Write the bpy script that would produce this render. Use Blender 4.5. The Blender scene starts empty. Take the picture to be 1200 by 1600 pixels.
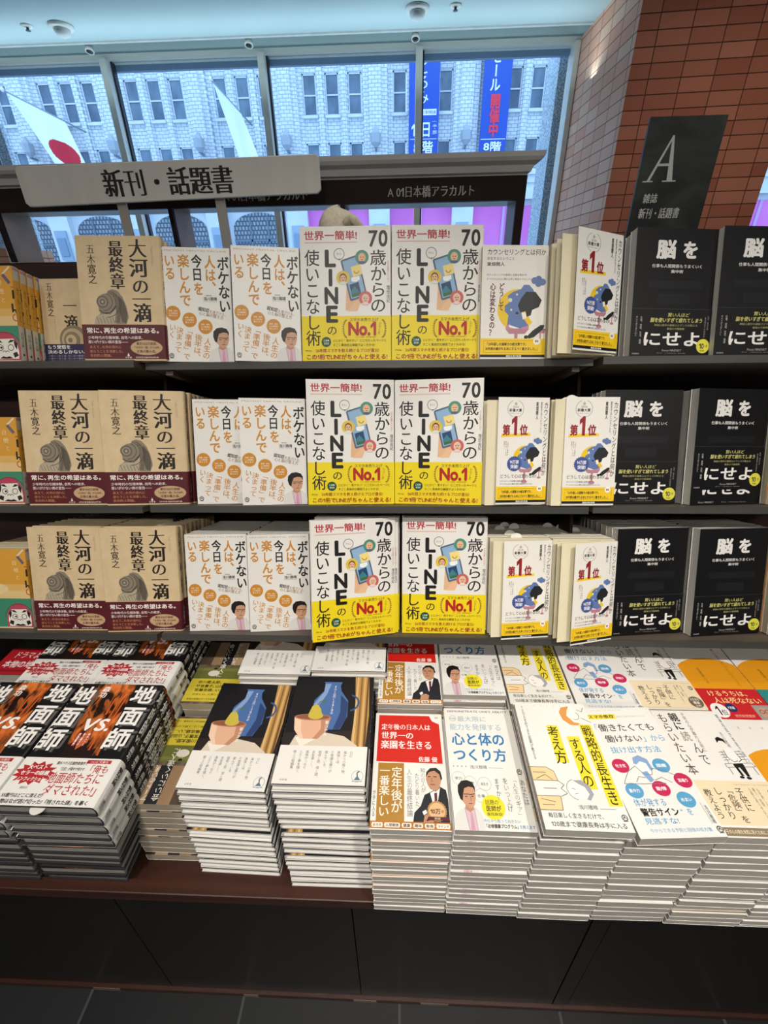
import bpy, math, random
from mathutils import Matrix, Vector
random.seed(7)
C = bpy.context.scene.collection
S = bpy.context.scene
PI = math.pi
R = math.radians
EYE = 1.40                       # height of the photographer's phone; everything below is given relative to it

# ------------------------------------------------------------------ camera, world, lights, exposure
cam = bpy.data.objects.new('camera', bpy.data.cameras.new('camera')); C.objects.link(cam)
cam.data.sensor_width = 36; cam.data.lens = 36*688.18/1600
cam.data.clip_start = .02; cam.data.clip_end = 300
_p, _y, _r = R(28.583), R(-2.569), R(1.0212)
_f = Vector((math.sin(_y), math.cos(_y), 0)); _rt = Vector((math.cos(_y), -math.sin(_y), 0)); _up = Vector((0, 0, 1))
_fw = math.cos(_p)*_f - math.sin(_p)*_up; _dn = -(math.cos(_p)*_up + math.sin(_p)*_f)
_cx = math.cos(_r)*_rt + math.sin(_r)*_dn; _cy = -math.sin(_r)*_rt + math.cos(_r)*_dn
M = Matrix((_cx, -_cy, -_fw)).transposed().to_4x4(); M.translation = (0, 0, EYE)
cam.matrix_world = M; S.camera = cam
S.view_settings.view_transform = 'Standard'; S.view_settings.look = 'None'
S.view_settings.gamma = 1; S.view_settings.use_curve_mapping = False
S.view_settings.exposure = 0.05
S.cycles.use_denoising = True
S.cycles.max_bounces = 8; S.cycles.transparent_max_bounces = 12

w = bpy.data.worlds.new('sky'); S.world = w; w.use_nodes = True
nt = w.node_tree; bg = nt.nodes['Background']
tc = nt.nodes.new('ShaderNodeTexCoord'); sp = nt.nodes.new('ShaderNodeSeparateXYZ'); rp = nt.nodes.new('ShaderNodeValToRGB')
nt.links.new(tc.outputs['Generated'], sp.inputs[0]); nt.links.new(sp.outputs['Z'], rp.inputs[0]); nt.links.new(rp.outputs[0], bg.inputs[0])
rp.color_ramp.elements[0].color = (.44, .67, 1.0, 1); rp.color_ramp.elements[1].color = (.49, .74, 1.0, 1)
bg.inputs[1].default_value = 2.35

def lamp(name, kind, loc, power, color, size=.1, rot=(0, 0, 0), spot=None, blend=.6, sy=None):
    d = bpy.data.lights.new(name, kind); d.energy = power; d.color = color
    if kind == 'AREA':
        d.size = size
        if sy: d.shape = 'RECTANGLE'; d.size_y = sy
        else: d.shape = 'DISK'
    elif kind == 'SPOT': d.shadow_soft_size = size; d.spot_size = spot; d.spot_blend = blend
    o = bpy.data.objects.new(name, d); C.objects.link(o); o.location = (loc[0], loc[1], loc[2]+EYE); o.rotation_euler = rot
    return o
WARM = (1, .925, .84)
def spot(x, y, tx, ty, tz, power, deg):
    d = Vector((tx-x, ty-y, tz-1.235))
    lamp('downlight_and_fill', 'SPOT', (x, y, 1.235), power, WARM, .035, d.to_track_quat('-Z', 'Y').to_euler(), R(deg), .9)
for x, pw in ((-1.0, 36), (-.15, 72), (.65, 84)): spot(x, -.42, x*.95, .38, -.68, pw, 64)
for x, y, pw in ((-.9, .0, .5), (0, .0, .8), (.9, .0, .9), (-2.0, -1.7, 12), (0, -1.7, 15), (2.0, -1.7, 15), (1.6, 2.1, 5), (.2, 1.0, 5)):  # the last one is added fill for the pillar's window-side face
    lamp('downlight_and_fill', 'AREA', (x, y, 1.235), pw, WARM, .12)
lamp('ceiling_fill', 'AREA', (-.6, 3.5, .98), 7, (.66, .92, 1), 4.6, (PI, 0, 0), sy=.08)  # added strip facing up to brighten the ceiling, not a fitting of the room

# ------------------------------------------------------------------ materials
def s2l(c): return c/12.92 if c <= .04045 else ((c+.055)/1.055)**2.4
def col(h): return tuple(s2l(int(h[i:i+2], 16)/255) for i in (0, 2, 4))+(1,)
MT = {}
def inks(h, rough=.42):
    k = 'ink_'+h
    if k in MT: return MT[k]
    m = bpy.data.materials.new(k); m.use_nodes = True; b = m.node_tree.nodes['Principled BSDF']
    b.inputs['Base Color'].default_value = col(h); b.inputs['Roughness'].default_value = rough
    b.inputs['Specular IOR Level'].default_value = .35
    MT[k] = m; return m
def node_mat(name):
    m = bpy.data.materials.new(name); m.use_nodes = True; MT[name] = m
    t = m.node_tree
    return m, t, t.nodes['Principled BSDF']
def noisy(name, a, b, scale=(5, 5, 5), rough=.5, detail=4, lo=.35, hi=.65, bump=0, coords='Object', spec=.4, metal=0, distort=0):
    m, t, p = node_mat(name)
    tc = t.nodes.new('ShaderNodeTexCoord'); mp = t.nodes.new('ShaderNodeMapping'); n = t.nodes.new('ShaderNodeTexNoise'); r = t.nodes.new('ShaderNodeValToRGB')
    t.links.new(tc.outputs[coords], mp.inputs[0]); t.links.new(mp.outputs[0], n.inputs[0]); t.links.new(n.outputs[0], r.inputs[0]); t.links.new(r.outputs[0], p.inputs['Base Color'])
    mp.inputs['Scale'].default_value = scale; n.inputs['Scale'].default_value = 1; n.inputs['Detail'].default_value = detail; n.inputs['Distortion'].default_value = distort
    r.color_ramp.elements[0].position = lo; r.color_ramp.elements[1].position = hi
    r.color_ramp.elements[0].color = col(a); r.color_ramp.elements[1].color = col(b)
    p.inputs['Roughness'].default_value = rough; p.inputs['Specular IOR Level'].default_value = spec; p.inputs['Metallic'].default_value = metal
    if bump:
        bn = t.nodes.new('ShaderNodeBump'); bn.inputs['Strength'].default_value = bump; bn.inputs['Distance'].default_value = .002
        t.links.new(n.outputs[0], bn.inputs['Height']); t.links.new(bn.outputs[0], p.inputs['Normal'])
    return m
def bricky(name, a, b, mortar, bw, bh, gap, axis='xz', rough=.6, offset=0, bump=.4, spec=.3):
    m, t, p = node_mat(name)
    tc = t.nodes.new('ShaderNodeTexCoord'); s = t.nodes.new('ShaderNodeSeparateXYZ'); cb = t.nodes.new('ShaderNodeCombineXYZ'); br = t.nodes.new('ShaderNodeTexBrick')
    t.links.new(tc.outputs['Object'], s.inputs[0])
    t.links.new(s.outputs['XYZ'.index(axis[0].upper())], cb.inputs[0]); t.links.new(s.outputs['XYZ'.index(axis[1].upper())], cb.inputs[1])
    t.links.new(cb.outputs[0], br.inputs[0]); t.links.new(br.outputs[0], p.inputs['Base Color'])
    br.offset = offset; br.inputs['Scale'].default_value = 1; br.inputs['Brick Width'].default_value = bw; br.inputs['Row Height'].default_value = bh
    br.inputs['Mortar Size'].default_value = gap; br.inputs['Color1'].default_value = col(a); br.inputs['Color2'].default_value = col(b); br.inputs['Mortar'].default_value = col(mortar)
    br.inputs['Mortar Smooth'].default_value = .1; br.inputs['Bias'].default_value = 0
    p.inputs['Roughness'].default_value = rough; p.inputs['Specular IOR Level'].default_value = spec
    bn = t.nodes.new('ShaderNodeBump'); bn.invert = True; bn.inputs['Strength'].default_value = bump; bn.inputs['Distance'].default_value = .004
    t.links.new(br.outputs['Fac'], bn.inputs['Height']); t.links.new(bn.outputs[0], p.inputs['Normal'])
    return m
def glassy(name, tint=(.93, .97, 1), gloss=.02, rough=.02):
    m = bpy.data.materials.new(name); m.use_nodes = True; t = m.node_tree; t.nodes.clear()
    o = t.nodes.new('ShaderNodeOutputMaterial'); mx = t.nodes.new('ShaderNodeMixShader'); tr = t.nodes.new('ShaderNodeBsdfTransparent'); gl = t.nodes.new('ShaderNodeBsdfGlossy')
    tr.inputs[0].default_value = (*tint, 1); gl.inputs['Roughness'].default_value = rough; mx.inputs[0].default_value = gloss
    t.links.new(tr.outputs[0], mx.inputs[1]); t.links.new(gl.outputs[0], mx.inputs[2]); t.links.new(mx.outputs[0], o.inputs[0])
    MT[name] = m; return m
PAGE = noisy('page_edges', 'a5a197', 'bfbab0', (4, 1500, 4), .8, 2, .3, .7, .15)
PAGEC = noisy('cream_page_edges', 'd8cfae', 'ece4c8', (4, 1500, 4), .8, 2, .3, .7, .15)
CREAM = noisy('cream_stock', 'd3bb92', 'dac49d', (60, 60, 60), .6, 3)
WHITE = noisy('white_coated_stock', 'e6e4de', 'ecebe6', (8, 8, 8), .38, 2)
WOOD = noisy('dark_red_wood', '2c1813', '45271d', (2.5, 60, 60), .38, 5, .3, .7, .1)
WOODX = noisy('dark_brown_wood', '1b1210', '2b1d18', (3, 40, 40), .6, 5, .3, .7, .05, spec=.2)
SHELFM = noisy('dark_shelf_laminate', '4a423b', '5a5047', (3, 30, 30), .5, 4, .3, .7)
SHELFE = noisy('shelf_edge_strip', '3a3936', '444340', (3, 30, 30), .4, 3)
LAM = noisy('black_laminate', '100e0c', '15120f', (3, 3, 3), .32, 3, spec=.5)
GREYP = noisy('grey_paint', 'cfd0d0', 'd8d9d9', (12, 12, 12), .5, 3)
STEEL = noisy('satin_steel', 'e2dfd6', 'e8e5dc', (3, 3, 30), .45, 2, metal=.2)
SIGNM = noisy('grey_sign_board', 'dad8d2', 'e2e0da', (30, 6, 6), .5, 4)
CEILM = noisy('ceiling_paint', 'bfced0', 'c4d3d5', (2, 2, 2), .9, 2)
WALLM = noisy('wall_paint', 'cfccc6', 'd6d3cd', (2, 2, 2), .9, 2)
FLOORM = bricky('dark_floor_tile', '1d1f21', '25282a', '46484b', .343, .343, .003, 'xy', .45, 0, .2)
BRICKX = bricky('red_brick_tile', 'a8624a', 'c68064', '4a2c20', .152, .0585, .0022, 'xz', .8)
BRICKY = bricky('red_brick_tile_daylit', 'eaa88c', 'f6c4a8', '85583f', .152, .0585, .0022, 'yz', .8)  # same tile, paler: daylight on the pillar's side is put into the colour
FACADE = bricky('white_glazed_brick', 'd4d9df', 'e2e6ea', 'a0abb8', .42, .2, .022, 'xz', .6, .5)
STONE = noisy('pale_facade_stone', 'cfd5db', 'dde2e6', (.8, .8, .8), .7, 4)
GRANITE = noisy('speckled_granite', '93a7b8', 'e2ebf1', (90, 90, 90), .5, 3, .42, .58)
GLASS = glassy('window_glass')
DARKG = noisy('old_window_glass', '536578', '73879a', (1.2, 1, .7), .25, 3)
MAG = noisy('magenta_display', 'dc6cc0', 'ea80cc', (.3, .3, .3), .5, 2)
LATT = bricky('lattice_pane', '8c949c', 'a2a9b0', '4e5a68', .26, .3, .05, 'xz', .5, .5)
BLUEB = inks('2350b4')
FELT = noisy('beige_felt', 'c6bda7', 'd8cfb9', (160, 160, 160), .95, 4, bump=.5, spec=.1)
PHOTO = noisy('dim_photo_print', '0e1215', '4c564a', (9, 5, 14), .45, 6, .4, .85, spec=.5, distort=.8)
FIRE = noisy('fire_picture', '1c0e0a', 'e27a34', (70, 70, 30), .35, 6, .42, .64, spec=.5, distort=1.2)
BRONZE = noisy('gold_print', 'b0852f', 'a8762a', (4, 4, 9), .35, 2)
STONEP = noisy('stone_picture', '4a3d33', '8a7a68', (40, 40, 40), .4, 5, .35, .7)

# ------------------------------------------------------------------ mesh helpers
def tagit(o, label=None, cat=None, group=None, kind=None):
    if label: o['label'] = label
    if cat: o['category'] = cat
    if group: o['group'] = group
    if kind: o['kind'] = kind
    return o
def thing(name, label, cat, loc, group=None):
    o = bpy.data.objects.new(name, None); o.empty_display_size = .02; C.objects.link(o); o.location = (loc[0], loc[1], loc[2]+EYE)
    return tagit(o, label, cat, group)
class MB:
    """collects polygons in eye-relative coordinates, then links them as one mesh object"""
    def __init__(s): s.v = []; s.f = []; s.m = []; s.mats = []; s.sm = []
    def mi(s, m):
        if m not in s.mats: s.mats.append(m)
        return s.mats.index(m)
    def poly(s, pts, m, smooth=False):
        b = len(s.v); s.v += [tuple(p) for p in pts]; s.f.append(tuple(range(b, b+len(pts)))); s.m.append(s.mi(m)); s.sm.append(smooth); return s
    def box(s, x0, x1, y0, y1, z0, z1, m, fn=None):
        P = [(x, y, z) for x in (x0, x1) for y in (y0, y1) for z in (z0, z1)]
        if fn: P = [fn(*p) for p in P]
        b = len(s.v); s.v += P
        for q in ((0, 1, 3, 2), (4, 6, 7, 5), (0, 4, 5, 1), (2, 3, 7, 6), (0, 2, 6, 4), (1, 5, 7, 3)):
            s.f.append(tuple(b+i for i in q)); s.m.append(s.mi(m)); s.sm.append(False)
        return s
    def prism(s, pts, d, m, cap=True):
        """polygon pts (3d) extruded along d"""
        b = len(s.v); n = len(pts); s.v += [tuple(p) for p in pts]+[tuple(p[i]+d[i] for i in range(3)) for p in pts]
        fs = [tuple(b+i for i in range(n))[::-1], tuple(b+n+i for i in range(n))] if cap else []
        fs += [(b+i, b+(i+1) % n, b+n+(i+1) % n, b+n+i) for i in range(n)]
        for f in fs: s.f.append(f); s.m.append(s.mi(m)); s.sm.append(False)
        return s
    def lathe(s, prof, c, m, n=24, axis='z', smooth=True, M=None):
        b = len(s.v); k = len(prof)
        for i in range(n):
            a = 2*PI*i/n
            for r, h in prof:
                p = Vector((r*math.cos(a), r*math.sin(a), h))
                if axis == 'y': p = Vector((p.x, p.z, p.y))
                if M: p = M @ p
                s.v.append((c[0]+p.x, c[1]+p.y, c[2]+p.z))
        for i in range(n):
            for j in range(k-1):
                s.f.append((b+i*k+j, b+(i+1) % n*k+j, b+(i+1) % n*k+j+1, b+i*k+j+1)); s.m.append(s.mi(m)); s.sm.append(smooth)
        for j, rev in ((0, True), (k-1, False)):
            if prof[j][0] > 1e-6:
                f = tuple(b+i*k+j for i in range(n)); s.f.append(f[::-1] if rev else f); s.m.append(s.mi(m)); s.sm.append(False)
        return s
    def tube(s, pts, r, m, n=8):
        pts = [Vector(p) for p in pts]; b = len(s.v); k = len(pts)
        rr = r if isinstance(r, (list, tuple)) else [r]*k
        for i, p in enumerate(pts):
            d = (pts[min(i+1, k-1)]-pts[max(i-1, 0)]).normalized(); u = d.orthogonal().normalized()
            if i:  # keep the ring from twisting
                u = (pu - d*pu.dot(d)).normalized()
            pu = u; q = d.cross(u)
            for j in range(n):
                a = 2*PI*j/n; s.v.append(tuple(p+(u*math.cos(a)+q*math.sin(a))*rr[i]))
        for i in range(k-1):
            for j in range(n):
                s.f.append((b+i*n+j, b+i*n+(j+1) % n, b+(i+1)*n+(j+1) % n, b+(i+1)*n+j)); s.m.append(s.mi(m)); s.sm.append(True)
        for i, rv in ((0, True), (k-1, False)):
            f = tuple(b+i*n+j for j in range(n)); s.f.append(f[::-1] if rv else f); s.m.append(s.mi(m)); s.sm.append(False)
        return s
    def mesh(s, name, off=(0, 0, 0)):
        me = bpy.data.meshes.new(name); me.from_pydata([(v[0]-off[0], v[1]-off[1], v[2]-off[2]) for v in s.v], [], s.f)
        for m in s.mats: me.materials.append(m)
        me.polygons.foreach_set('material_index', s.m); me.polygons.foreach_set('use_smooth', s.sm); me.update(); return me
    def build(s, name, parent=None, kind=None, bevel=0):
        off = (0, 0, 0)
        if parent is not None:
            q = parent
            while q is not None: off = tuple(off[i]+q.location[i] for i in range(3)); q = q.parent
            off = (off[0], off[1], off[2]-EYE)
        o = bpy.data.objects.new(name, s.mesh(name, off)); C.objects.link(o)
        if parent is not None: o.parent = parent
        else: o.location = (0, 0, EYE)
        if kind: o['kind'] = kind
        if bevel:
            b = o.modifiers.new('edge', 'BEVEL'); b.width = bevel; b.segments = 2; b.limit_method = 'ANGLE'
        return o
def at_base(name, mb, label, cat, base, group=None):
    """a thing that is one mesh, with its origin at its base"""
    o = bpy.data.objects.new(name, mb.mesh(name, base)); C.objects.link(o); o.location = (base[0], base[1], base[2]+EYE)
    return tagit(o, label, cat, group)

# ------------------------------------------------------------------ lettering: outlines of single characters, gathered once
WANT = set(); GL = {}
COPIES = {'r': [(-.009, -.006), (.009, .006)], 'l': [(0, 0)], 'm': [(-.02, 0), (0, 0), (.02, 0)], 'w': [(-.036, 0), (-.018, 0), (0, 0), (.018, 0), (.036, 0)], 'b': [(.028*math.cos(R(a)), .028*math.sin(R(a))) for a in (45, 135, 225, 315)], 'x': [(.042*math.cos(R(a)), .042*math.sin(R(a))) for a in range(0, 360, 60)]}
THIN = {'m': (-.014, -.008, -.004), 'w': (-.014, -.008, -.004), 'l': (-.012, -.007)}
ONE = ([(.05, .50), (.25, .686), (.35, .686), (.35, 0), (.25, 0), (.25, .565), (.05, .40)], [(0, 1, 5, 6), (1, 2, 3, 4, 5)], .05, .35)
def need(txt, st):
    for ch in txt:
        if ch != ' ': WANT.add((ch, st))
def load_glyphs():
    """every outline is filled at its drawn weight; thin styles use an inset outline unless its filling comes out broken"""
    jobs = []
    for k in sorted(WANT):
        if k in GL: continue
        if k[0] == '1': GL[k] = ONE; continue
        for off in (0,)+THIN.get(k[1], ()):
            cu = bpy.data.curves.new('letter', 'FONT'); cu.body = k[0]; cu.offset = off; cu.resolution_u = 3
            o = bpy.data.objects.new('letter', cu); C.objects.link(o); jobs.append((k, off, o, cu))
    bpy.context.view_layer.update(); dg = bpy.context.evaluated_depsgraph_get(); got = {}
    for k, off, o, cu in jobs:
        e = o.evaluated_get(dg); me = e.to_mesh()
        V = [(v.co.x, v.co.y) for v in me.vertices]; F = [tuple(p.vertices) for p in me.polygons]
        if V: got.setdefault(k, {})[off] = ((V, F, min(v[0] for v in V), max(v[0] for v in V)), sum(p.area for p in me.polygons), sum(sum((V[e_.vertices[0]][i]-V[e_.vertices[1]][i])**2 for i in (0, 1))**.5 for e_ in me.edges))
        e.to_mesh_clear()
    for k, g in got.items():
        base, A0, _ = g[0]; GL[k] = base
        for off in THIN.get(k[1], ()):
            if off in g and .5*A0 < g[off][1] < A0 and abs((A0-g[off][1])/(-off*2)-OUTL(base)) < .15*OUTL(base) and len(base[0]) < 45: GL[k] = g[off][0]; break
    for k, off, o, cu in jobs:
        bpy.data.objects.remove(o); bpy.data.curves.remove(cu)
def OUTL(g):
    """half the outline length: edges used by one face only"""
    V, F = g[0], g[1]; cnt = {}
    for f in F:
        for i in range(len(f)):
            q = (min(f[i], f[i-1]), max(f[i], f[i-1])); cnt[q] = cnt.get(q, 0)+1
    return .5*sum(math.dist(V[a], V[b]) for (a, b), n in cnt.items() if n == 1)

ROTV = set('ー「」『』―…～〜()（）“”')
def clip(V, F):
    """cuts printing off at the edges of its sheet"""
    if all(0 <= u <= 100 and 0 <= v <= 100 for u, v in V): return V, F
    nV = []; nF = []
    for f in F:
        P = [V[i] for i in f]
        for ax, lim, sg in ((0, 0, 1), (0, 100, -1), (1, 0, 1), (1, 100, -1)):
            Q = []
            for i in range(len(P)):
                a, b = P[i-1], P[i]; ia, ib = sg*(a[ax]-lim) >= 0, sg*(b[ax]-lim) >= 0
                if ia != ib: t = (lim-a[ax])/(b[ax]-a[ax]); Q.append((a[0]+t*(b[0]-a[0]), a[1]+t*(b[1]-a[1])))
                if ib: Q.append(b)
            P = Q
            if not P: break
        if len(P) > 2: nF.append(tuple(range(len(nV), len(nV)+len(P)))); nV += P
    return nV, nF
class Print:
    """flat printing in per-cent of a W x H sheet (u to the right, v down); layers are stacked microns apart"""
    def __init__(s, W, H): s.W = W; s.H = H; s.q = []
    def add(s, V, F, color): s.q.append((V, F, color))
    def r(s, a, b, c, d, color):
        n = 8 if c-a > 60 else 1; V = [(a+(c-a)*i/n, y) for i in range(n+1) for y in (b, d)]
        s.add(V, [(2*i+1, 2*i+3, 2*i+2, 2*i) for i in range(n)], color)
    def p(s, pts, color): s.add(pts, [tuple(range(len(pts)))], color)
    def e(s, cx, cy, rx, color, ry=None, n=28, rot=0, teeth=0, td=.1):
        ry = rx*s.W/s.H if ry is None else ry*s.W/s.H
        if teeth: n = teeth*2
        P = []
        for i in range(n):
            a = 2*PI*i/n; k = 1-td*(i % 2) if teeth else 1
            x, y = k*math.cos(a), k*math.sin(a); P.append((cx+rx*(x*math.cos(rot)-y*math.sin(rot)*1), cy+ry*(x*math.sin(rot)+y*math.cos(rot))))
        s.add(P, [tuple(range(n))], color)
    def l(s, pts, wd, color):
        """stroke of width wd (per cent of W)"""
        A = s.H/s.W; V = []; F = []; wd = wd*1.5 if wd < .75 else wd
        for i in range(len(pts)-1):
            (x0, y0), (x1, y1) = pts[i], pts[i+1]; dx, dy = x1-x0, (y1-y0)*A; L = math.hypot(dx, dy) or 1
            nx, ny = -dy/L*wd/2, dx/L*wd/2; b = len(V)
            V += [(x0+nx, y0+ny/A), (x1+nx, y1+ny/A), (x1-nx, y1-ny/A), (x0-nx, y0-ny/A)]; F.append((b, b+1, b+2, b+3))
        s.add(V, F, color)
    def o(s, cx, cy, rx, wd, color, a0=0, a1=360, n=32):
        A = s.W/s.H
        s.l([(cx+rx*math.cos(R(a0+(a1-a0)*i/n)), cy+rx*A*math.sin(R(a0+(a1-a0)*i/n))) for i in range(n+1)], wd, color)
    def _put(s, items, color, cx, cy, rot, shear, st):
        # items: (glyph, fn mapping glyph xy -> uv)
        A = s.H/s.W; ca, sa = math.cos(R(rot)), math.sin(R(rot))
        for dx, dy in COPIES[st]:      # heavier styles: the same outline printed several times, a hair apart
            V = []; F = []
            for g, fn in items:
                b = len(V)
                for (x, y) in g[0]:
                    u, v = fn(x+dx, y+dy); X, Y = u-cx, (v-cy)*A
                    X -= shear*Y
                    X, Y = X*ca-Y*sa, X*sa+Y*ca; V.append((cx+X, cy+Y/A))
                F += [tuple(b+i for i in f) for f in g[1]]
            if F: s.add(V, F, color)
    def h(s, txt, a, b, c, d, color, st='r', rot=0, shear=0):
        asc = all(ord(ch) < 128 for ch in txt); need(txt, st)
        s.q.append(('h', txt, a, b, c, d, color, st, rot, shear, asc))
    def v(s, txt, a, b, c, d, color, st='r', rot=0, shear=0):
        need(txt, st); s.q.append(('v', txt, a, b, c, d, color, st, rot, shear, 0))
    def resolve(s):
        q = s.q; s.q = []
        for it in q:
            if it[0] not in ('h', 'v'): s.q.append(it); continue
            k, txt, a, b, c, d, color, st, rot, shear, asc = it
            items = []
            if k == 'h':
                adv = []
                for ch in txt:
                    g = GL.get((ch, st))
                    if ord(ch) < 256: adv.append(.28 if g is None else (g[3]-g[2])+.09)
                    elif ch in '、。': adv.append(.6)
                    else: adv.append(1.0)
                T = sum(adv); x = 0; y0, y1 = (-.005, .69) if asc else (-.09, .86)
                for ch, w_ in zip(txt, adv):
                    g = GL.get((ch, st))
                    if g:
                        ox = x+.045-g[2] if ord(ch) < 256 else x
                        items.append((g, lambda X, Y, ox=ox: (a+(c-a)*(X+ox)/T, d-(d-b)*(Y-y0)/(y1-y0))))
                    x += w_
            else:
                n = len(txt); ch_h = (d-b)/n
                for i, ch in enumerate(txt):
                    g = GL.get((ch, st))
                    if not g: continue
                    t0 = b+i*ch_h
                    if ch in ROTV:
                        fn = lambda X, Y, t0=t0: (a+(c-a)*((Y+.09)/.95), t0+ch_h*X)
                    elif ch in '、。':
                        fn = lambda X, Y, t0=t0: (a+(c-a)*(X+.6), t0+ch_h*(.86-Y-.6)/.95)
                    else:
                        sx = .5-(g[2]+g[3])/2 if ord(ch) < 256 else 0
                        fn = lambda X, Y, t0=t0, sx=sx: (a+(c-a)*(X+sx), t0+ch_h*(.86-Y)/.95)
                    items.append((g, fn))
            s._put(items, color, (a+c)/2, (b+d)/2, rot, shear, st)
    def emit(s, mb, fn, step=4e-6, base=8e-6):
        """fn(u, v, lift) -> xyz"""
        s.resolve()
        for i, (V, F, color) in enumerate(s.q):
            V, F = clip(V, F)
            lift = base+step*i; b = len(mb.v); m = mb.mi(color if not isinstance(color, str) else inks(color))
            mb.v += [fn(u, v, lift) for u, v in V]
            for f in F: mb.f.append(tuple(b+j for j in f)); mb.m.append(m); mb.sm.append(False)

# ------------------------------------------------------------------ books
def uprof(W, T, c, r, off=0, n=6):
    """outline of a wrapped sheet seen from above: front edge, round the spine on the right, back edge"""
    r = max(r, .0006); o = []; i_ = []
    o.append((0, -off)); i_.append((0, c-off))
    for k in range(n+1):
        th = PI*k/n
        o.append((W-r+(r+off)*math.sin(th), T/2-(T/2+off)*math.cos(th)))
        i_.append((W-r+max(r+off-c, .0002)*math.sin(th), T/2-(T/2+off-c)*math.cos(th)))
    o.append((0, T+off)); i_.append((0, T+off-c))
    return o, i_
def spine_x(W, T, r, off, y):
    k = max(-1, min(1, (T/2-y)/(T/2))); th = math.acos(k)
    return W-max(r, .0006)+(max(r, .0006)+off)*math.sin(th)
def wrap(mb, W, H, T, c, r, mats, off=0, z0=0, z1=None, front=True):
    z1 = H if z1 is None else z1
    o, i_ = uprof(W, T, c, r, off); n = len(o)
    for k in range(n-1):
        m = mats[0] if k == 0 else (mats[2] if k == n-2 else mats[1])
        if k == 0 and not front: continue
        mb.poly([(*o[k], z0), (*o[k+1], z0), (*o[k+1], z1), (*o[k], z1)], m, 0 < k < n-2)
        mb.poly([(*i_[k+1], z0), (*i_[k], z0), (*i_[k], z1), (*i_[k+1], z1)], mats[3])
        for z in (z0, z1): mb.poly([(*o[k], z), (*o[k+1], z), (*i_[k+1], z), (*i_[k], z)], mats[3] if len(mats) < 5 else mats[4])
    for k in ((0, n-1) if front else (n-1,)): mb.poly([(*o[k], z0), (*i_[k], z0), (*i_[k], z1), (*o[k], z1)], mats[3])
class Design:
    pass
def design(W, H, T, cover, front=None, spine=None, back=None, hard=False, band=None, bandfront=None, bandspine=None, bandcol=None, page=None, slip=False, edge=None, kind='paperback_book', swing=False, fw=None):
    """cover / band = ink or material; front, spine, bandfront, bandspine = functions that print; band = (v0, v1) in per cent"""
    d = Design(); d.W, d.H, d.T, d.hard, d.kind, d.swing = W, H, T, hard, kind, swing
    tom = lambda x: inks(x) if isinstance(x, str) else x
    cov = tom(cover); r = .0045 if hard else .0012; c = .0022 if hard else .00035
    spm = tom(spine[0]) if spine else cov; bkm = tom(back) if back else cov; ed = tom(edge) if edge else inks('efeeea')
    d.parts = []
    L = []
    fm = lambda off: (lambda u, v, l: (u/100*W, -off-l, H*(1-v/100)))
    sm = lambda off: (lambda u, v, l: (spine_x(W, T, r, off, u/100*T)+l, u/100*T, H*(1-v/100)))
    mb = MB(); wrap(mb, W, H, T, c, r, [cov, spm, bkm, ed], front=not swing)
    if front and not swing: pr = Print(W, H); front(pr); L.append((pr, mb, fm(0)))
    if spine and spine[1]: pr = Print(T, H); spine[1](pr); L.append((pr, mb, sm(0)))
    d.raw = [('cover', mb)]
    if swing:
        m2 = MB(); m2.box(0, fw, 0, .0004, 0, H, cov); pr = Print(fw, H); front(pr)
        L.append((pr, m2, lambda u, v, l: (u/100*fw, -l, H*(1-v/100)))); d.front_raw = m2; d.fw = fw
        m3 = MB(); m3.prism([(0, 0, .001), (W-.012, 0, .001), (W-.003, .003, .001), (.002, .004, .001)], (0, 0, H-.002), page or PAGE); d.loose_raw = m3
    e = .003 if hard else .0004
    m4 = MB(); m4.box(e if hard else .0008, W-max(r*.5, .001), c, T-c, e, H-e, page or PAGE); d.raw.append(('page_block', m4))
    if band:
        z0, z1 = H*(1-band[1]/100), H*(1-band[0]/100); bc = tom(bandcol)
        m5 = MB(); wrap(m5, W, H, T, .0002, r, [bc, bc, bc, bc], .0007, z0, z1)
        pr = Print(W, H)
        if bandfront: bandfront(pr); L.append((pr, m5, fm(.0007)))
        if bandspine: pr = Print(T, H); bandspine(pr); L.append((pr, m5, sm(.0007)))
        d.raw.append(('paper_band', m5))
    if slip:
        for nm, zz, sg in (('sales_slip', H-e, 1),) if slip == 1 else (('sales_slip', e, -1),):
            m6 = MB(); x0 = W*.42
            P = [(x0+.010*math.cos(PI*k/8), T*.45, zz+sg*(.0085*math.sin(PI*k/8))) for k in range(9)]
            m6.prism(P, (0, .0003, 0), WHITE); d.raw.append((nm, m6))
    d.L = L; return d
def finish(d):
    for pr, mb, fn in d.L: pr.emit(mb, fn)
    d.parts = [(n, mb.mesh(n)) for n, mb in d.raw]
    if d.swing: d.front_me = d.front_raw.mesh('front_cover'); d.loose_me = d.loose_raw.mesh('loose_pages')
def part(name, me, parent):
    o = bpy.data.objects.new(name, me); C.objects.link(o); o.parent = parent; return o
def pose(x, y, z, tilt, yaw=0, roll=0, flip=0):
    m = Matrix.Rotation(R(-tilt), 4, 'X') @ Matrix.Rotation(R(yaw), 4, 'Z') @ Matrix.Rotation(R(-roll), 4, 'Y')
    m.translation = (x, y, z+EYE); return m
PROTO = {}
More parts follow.
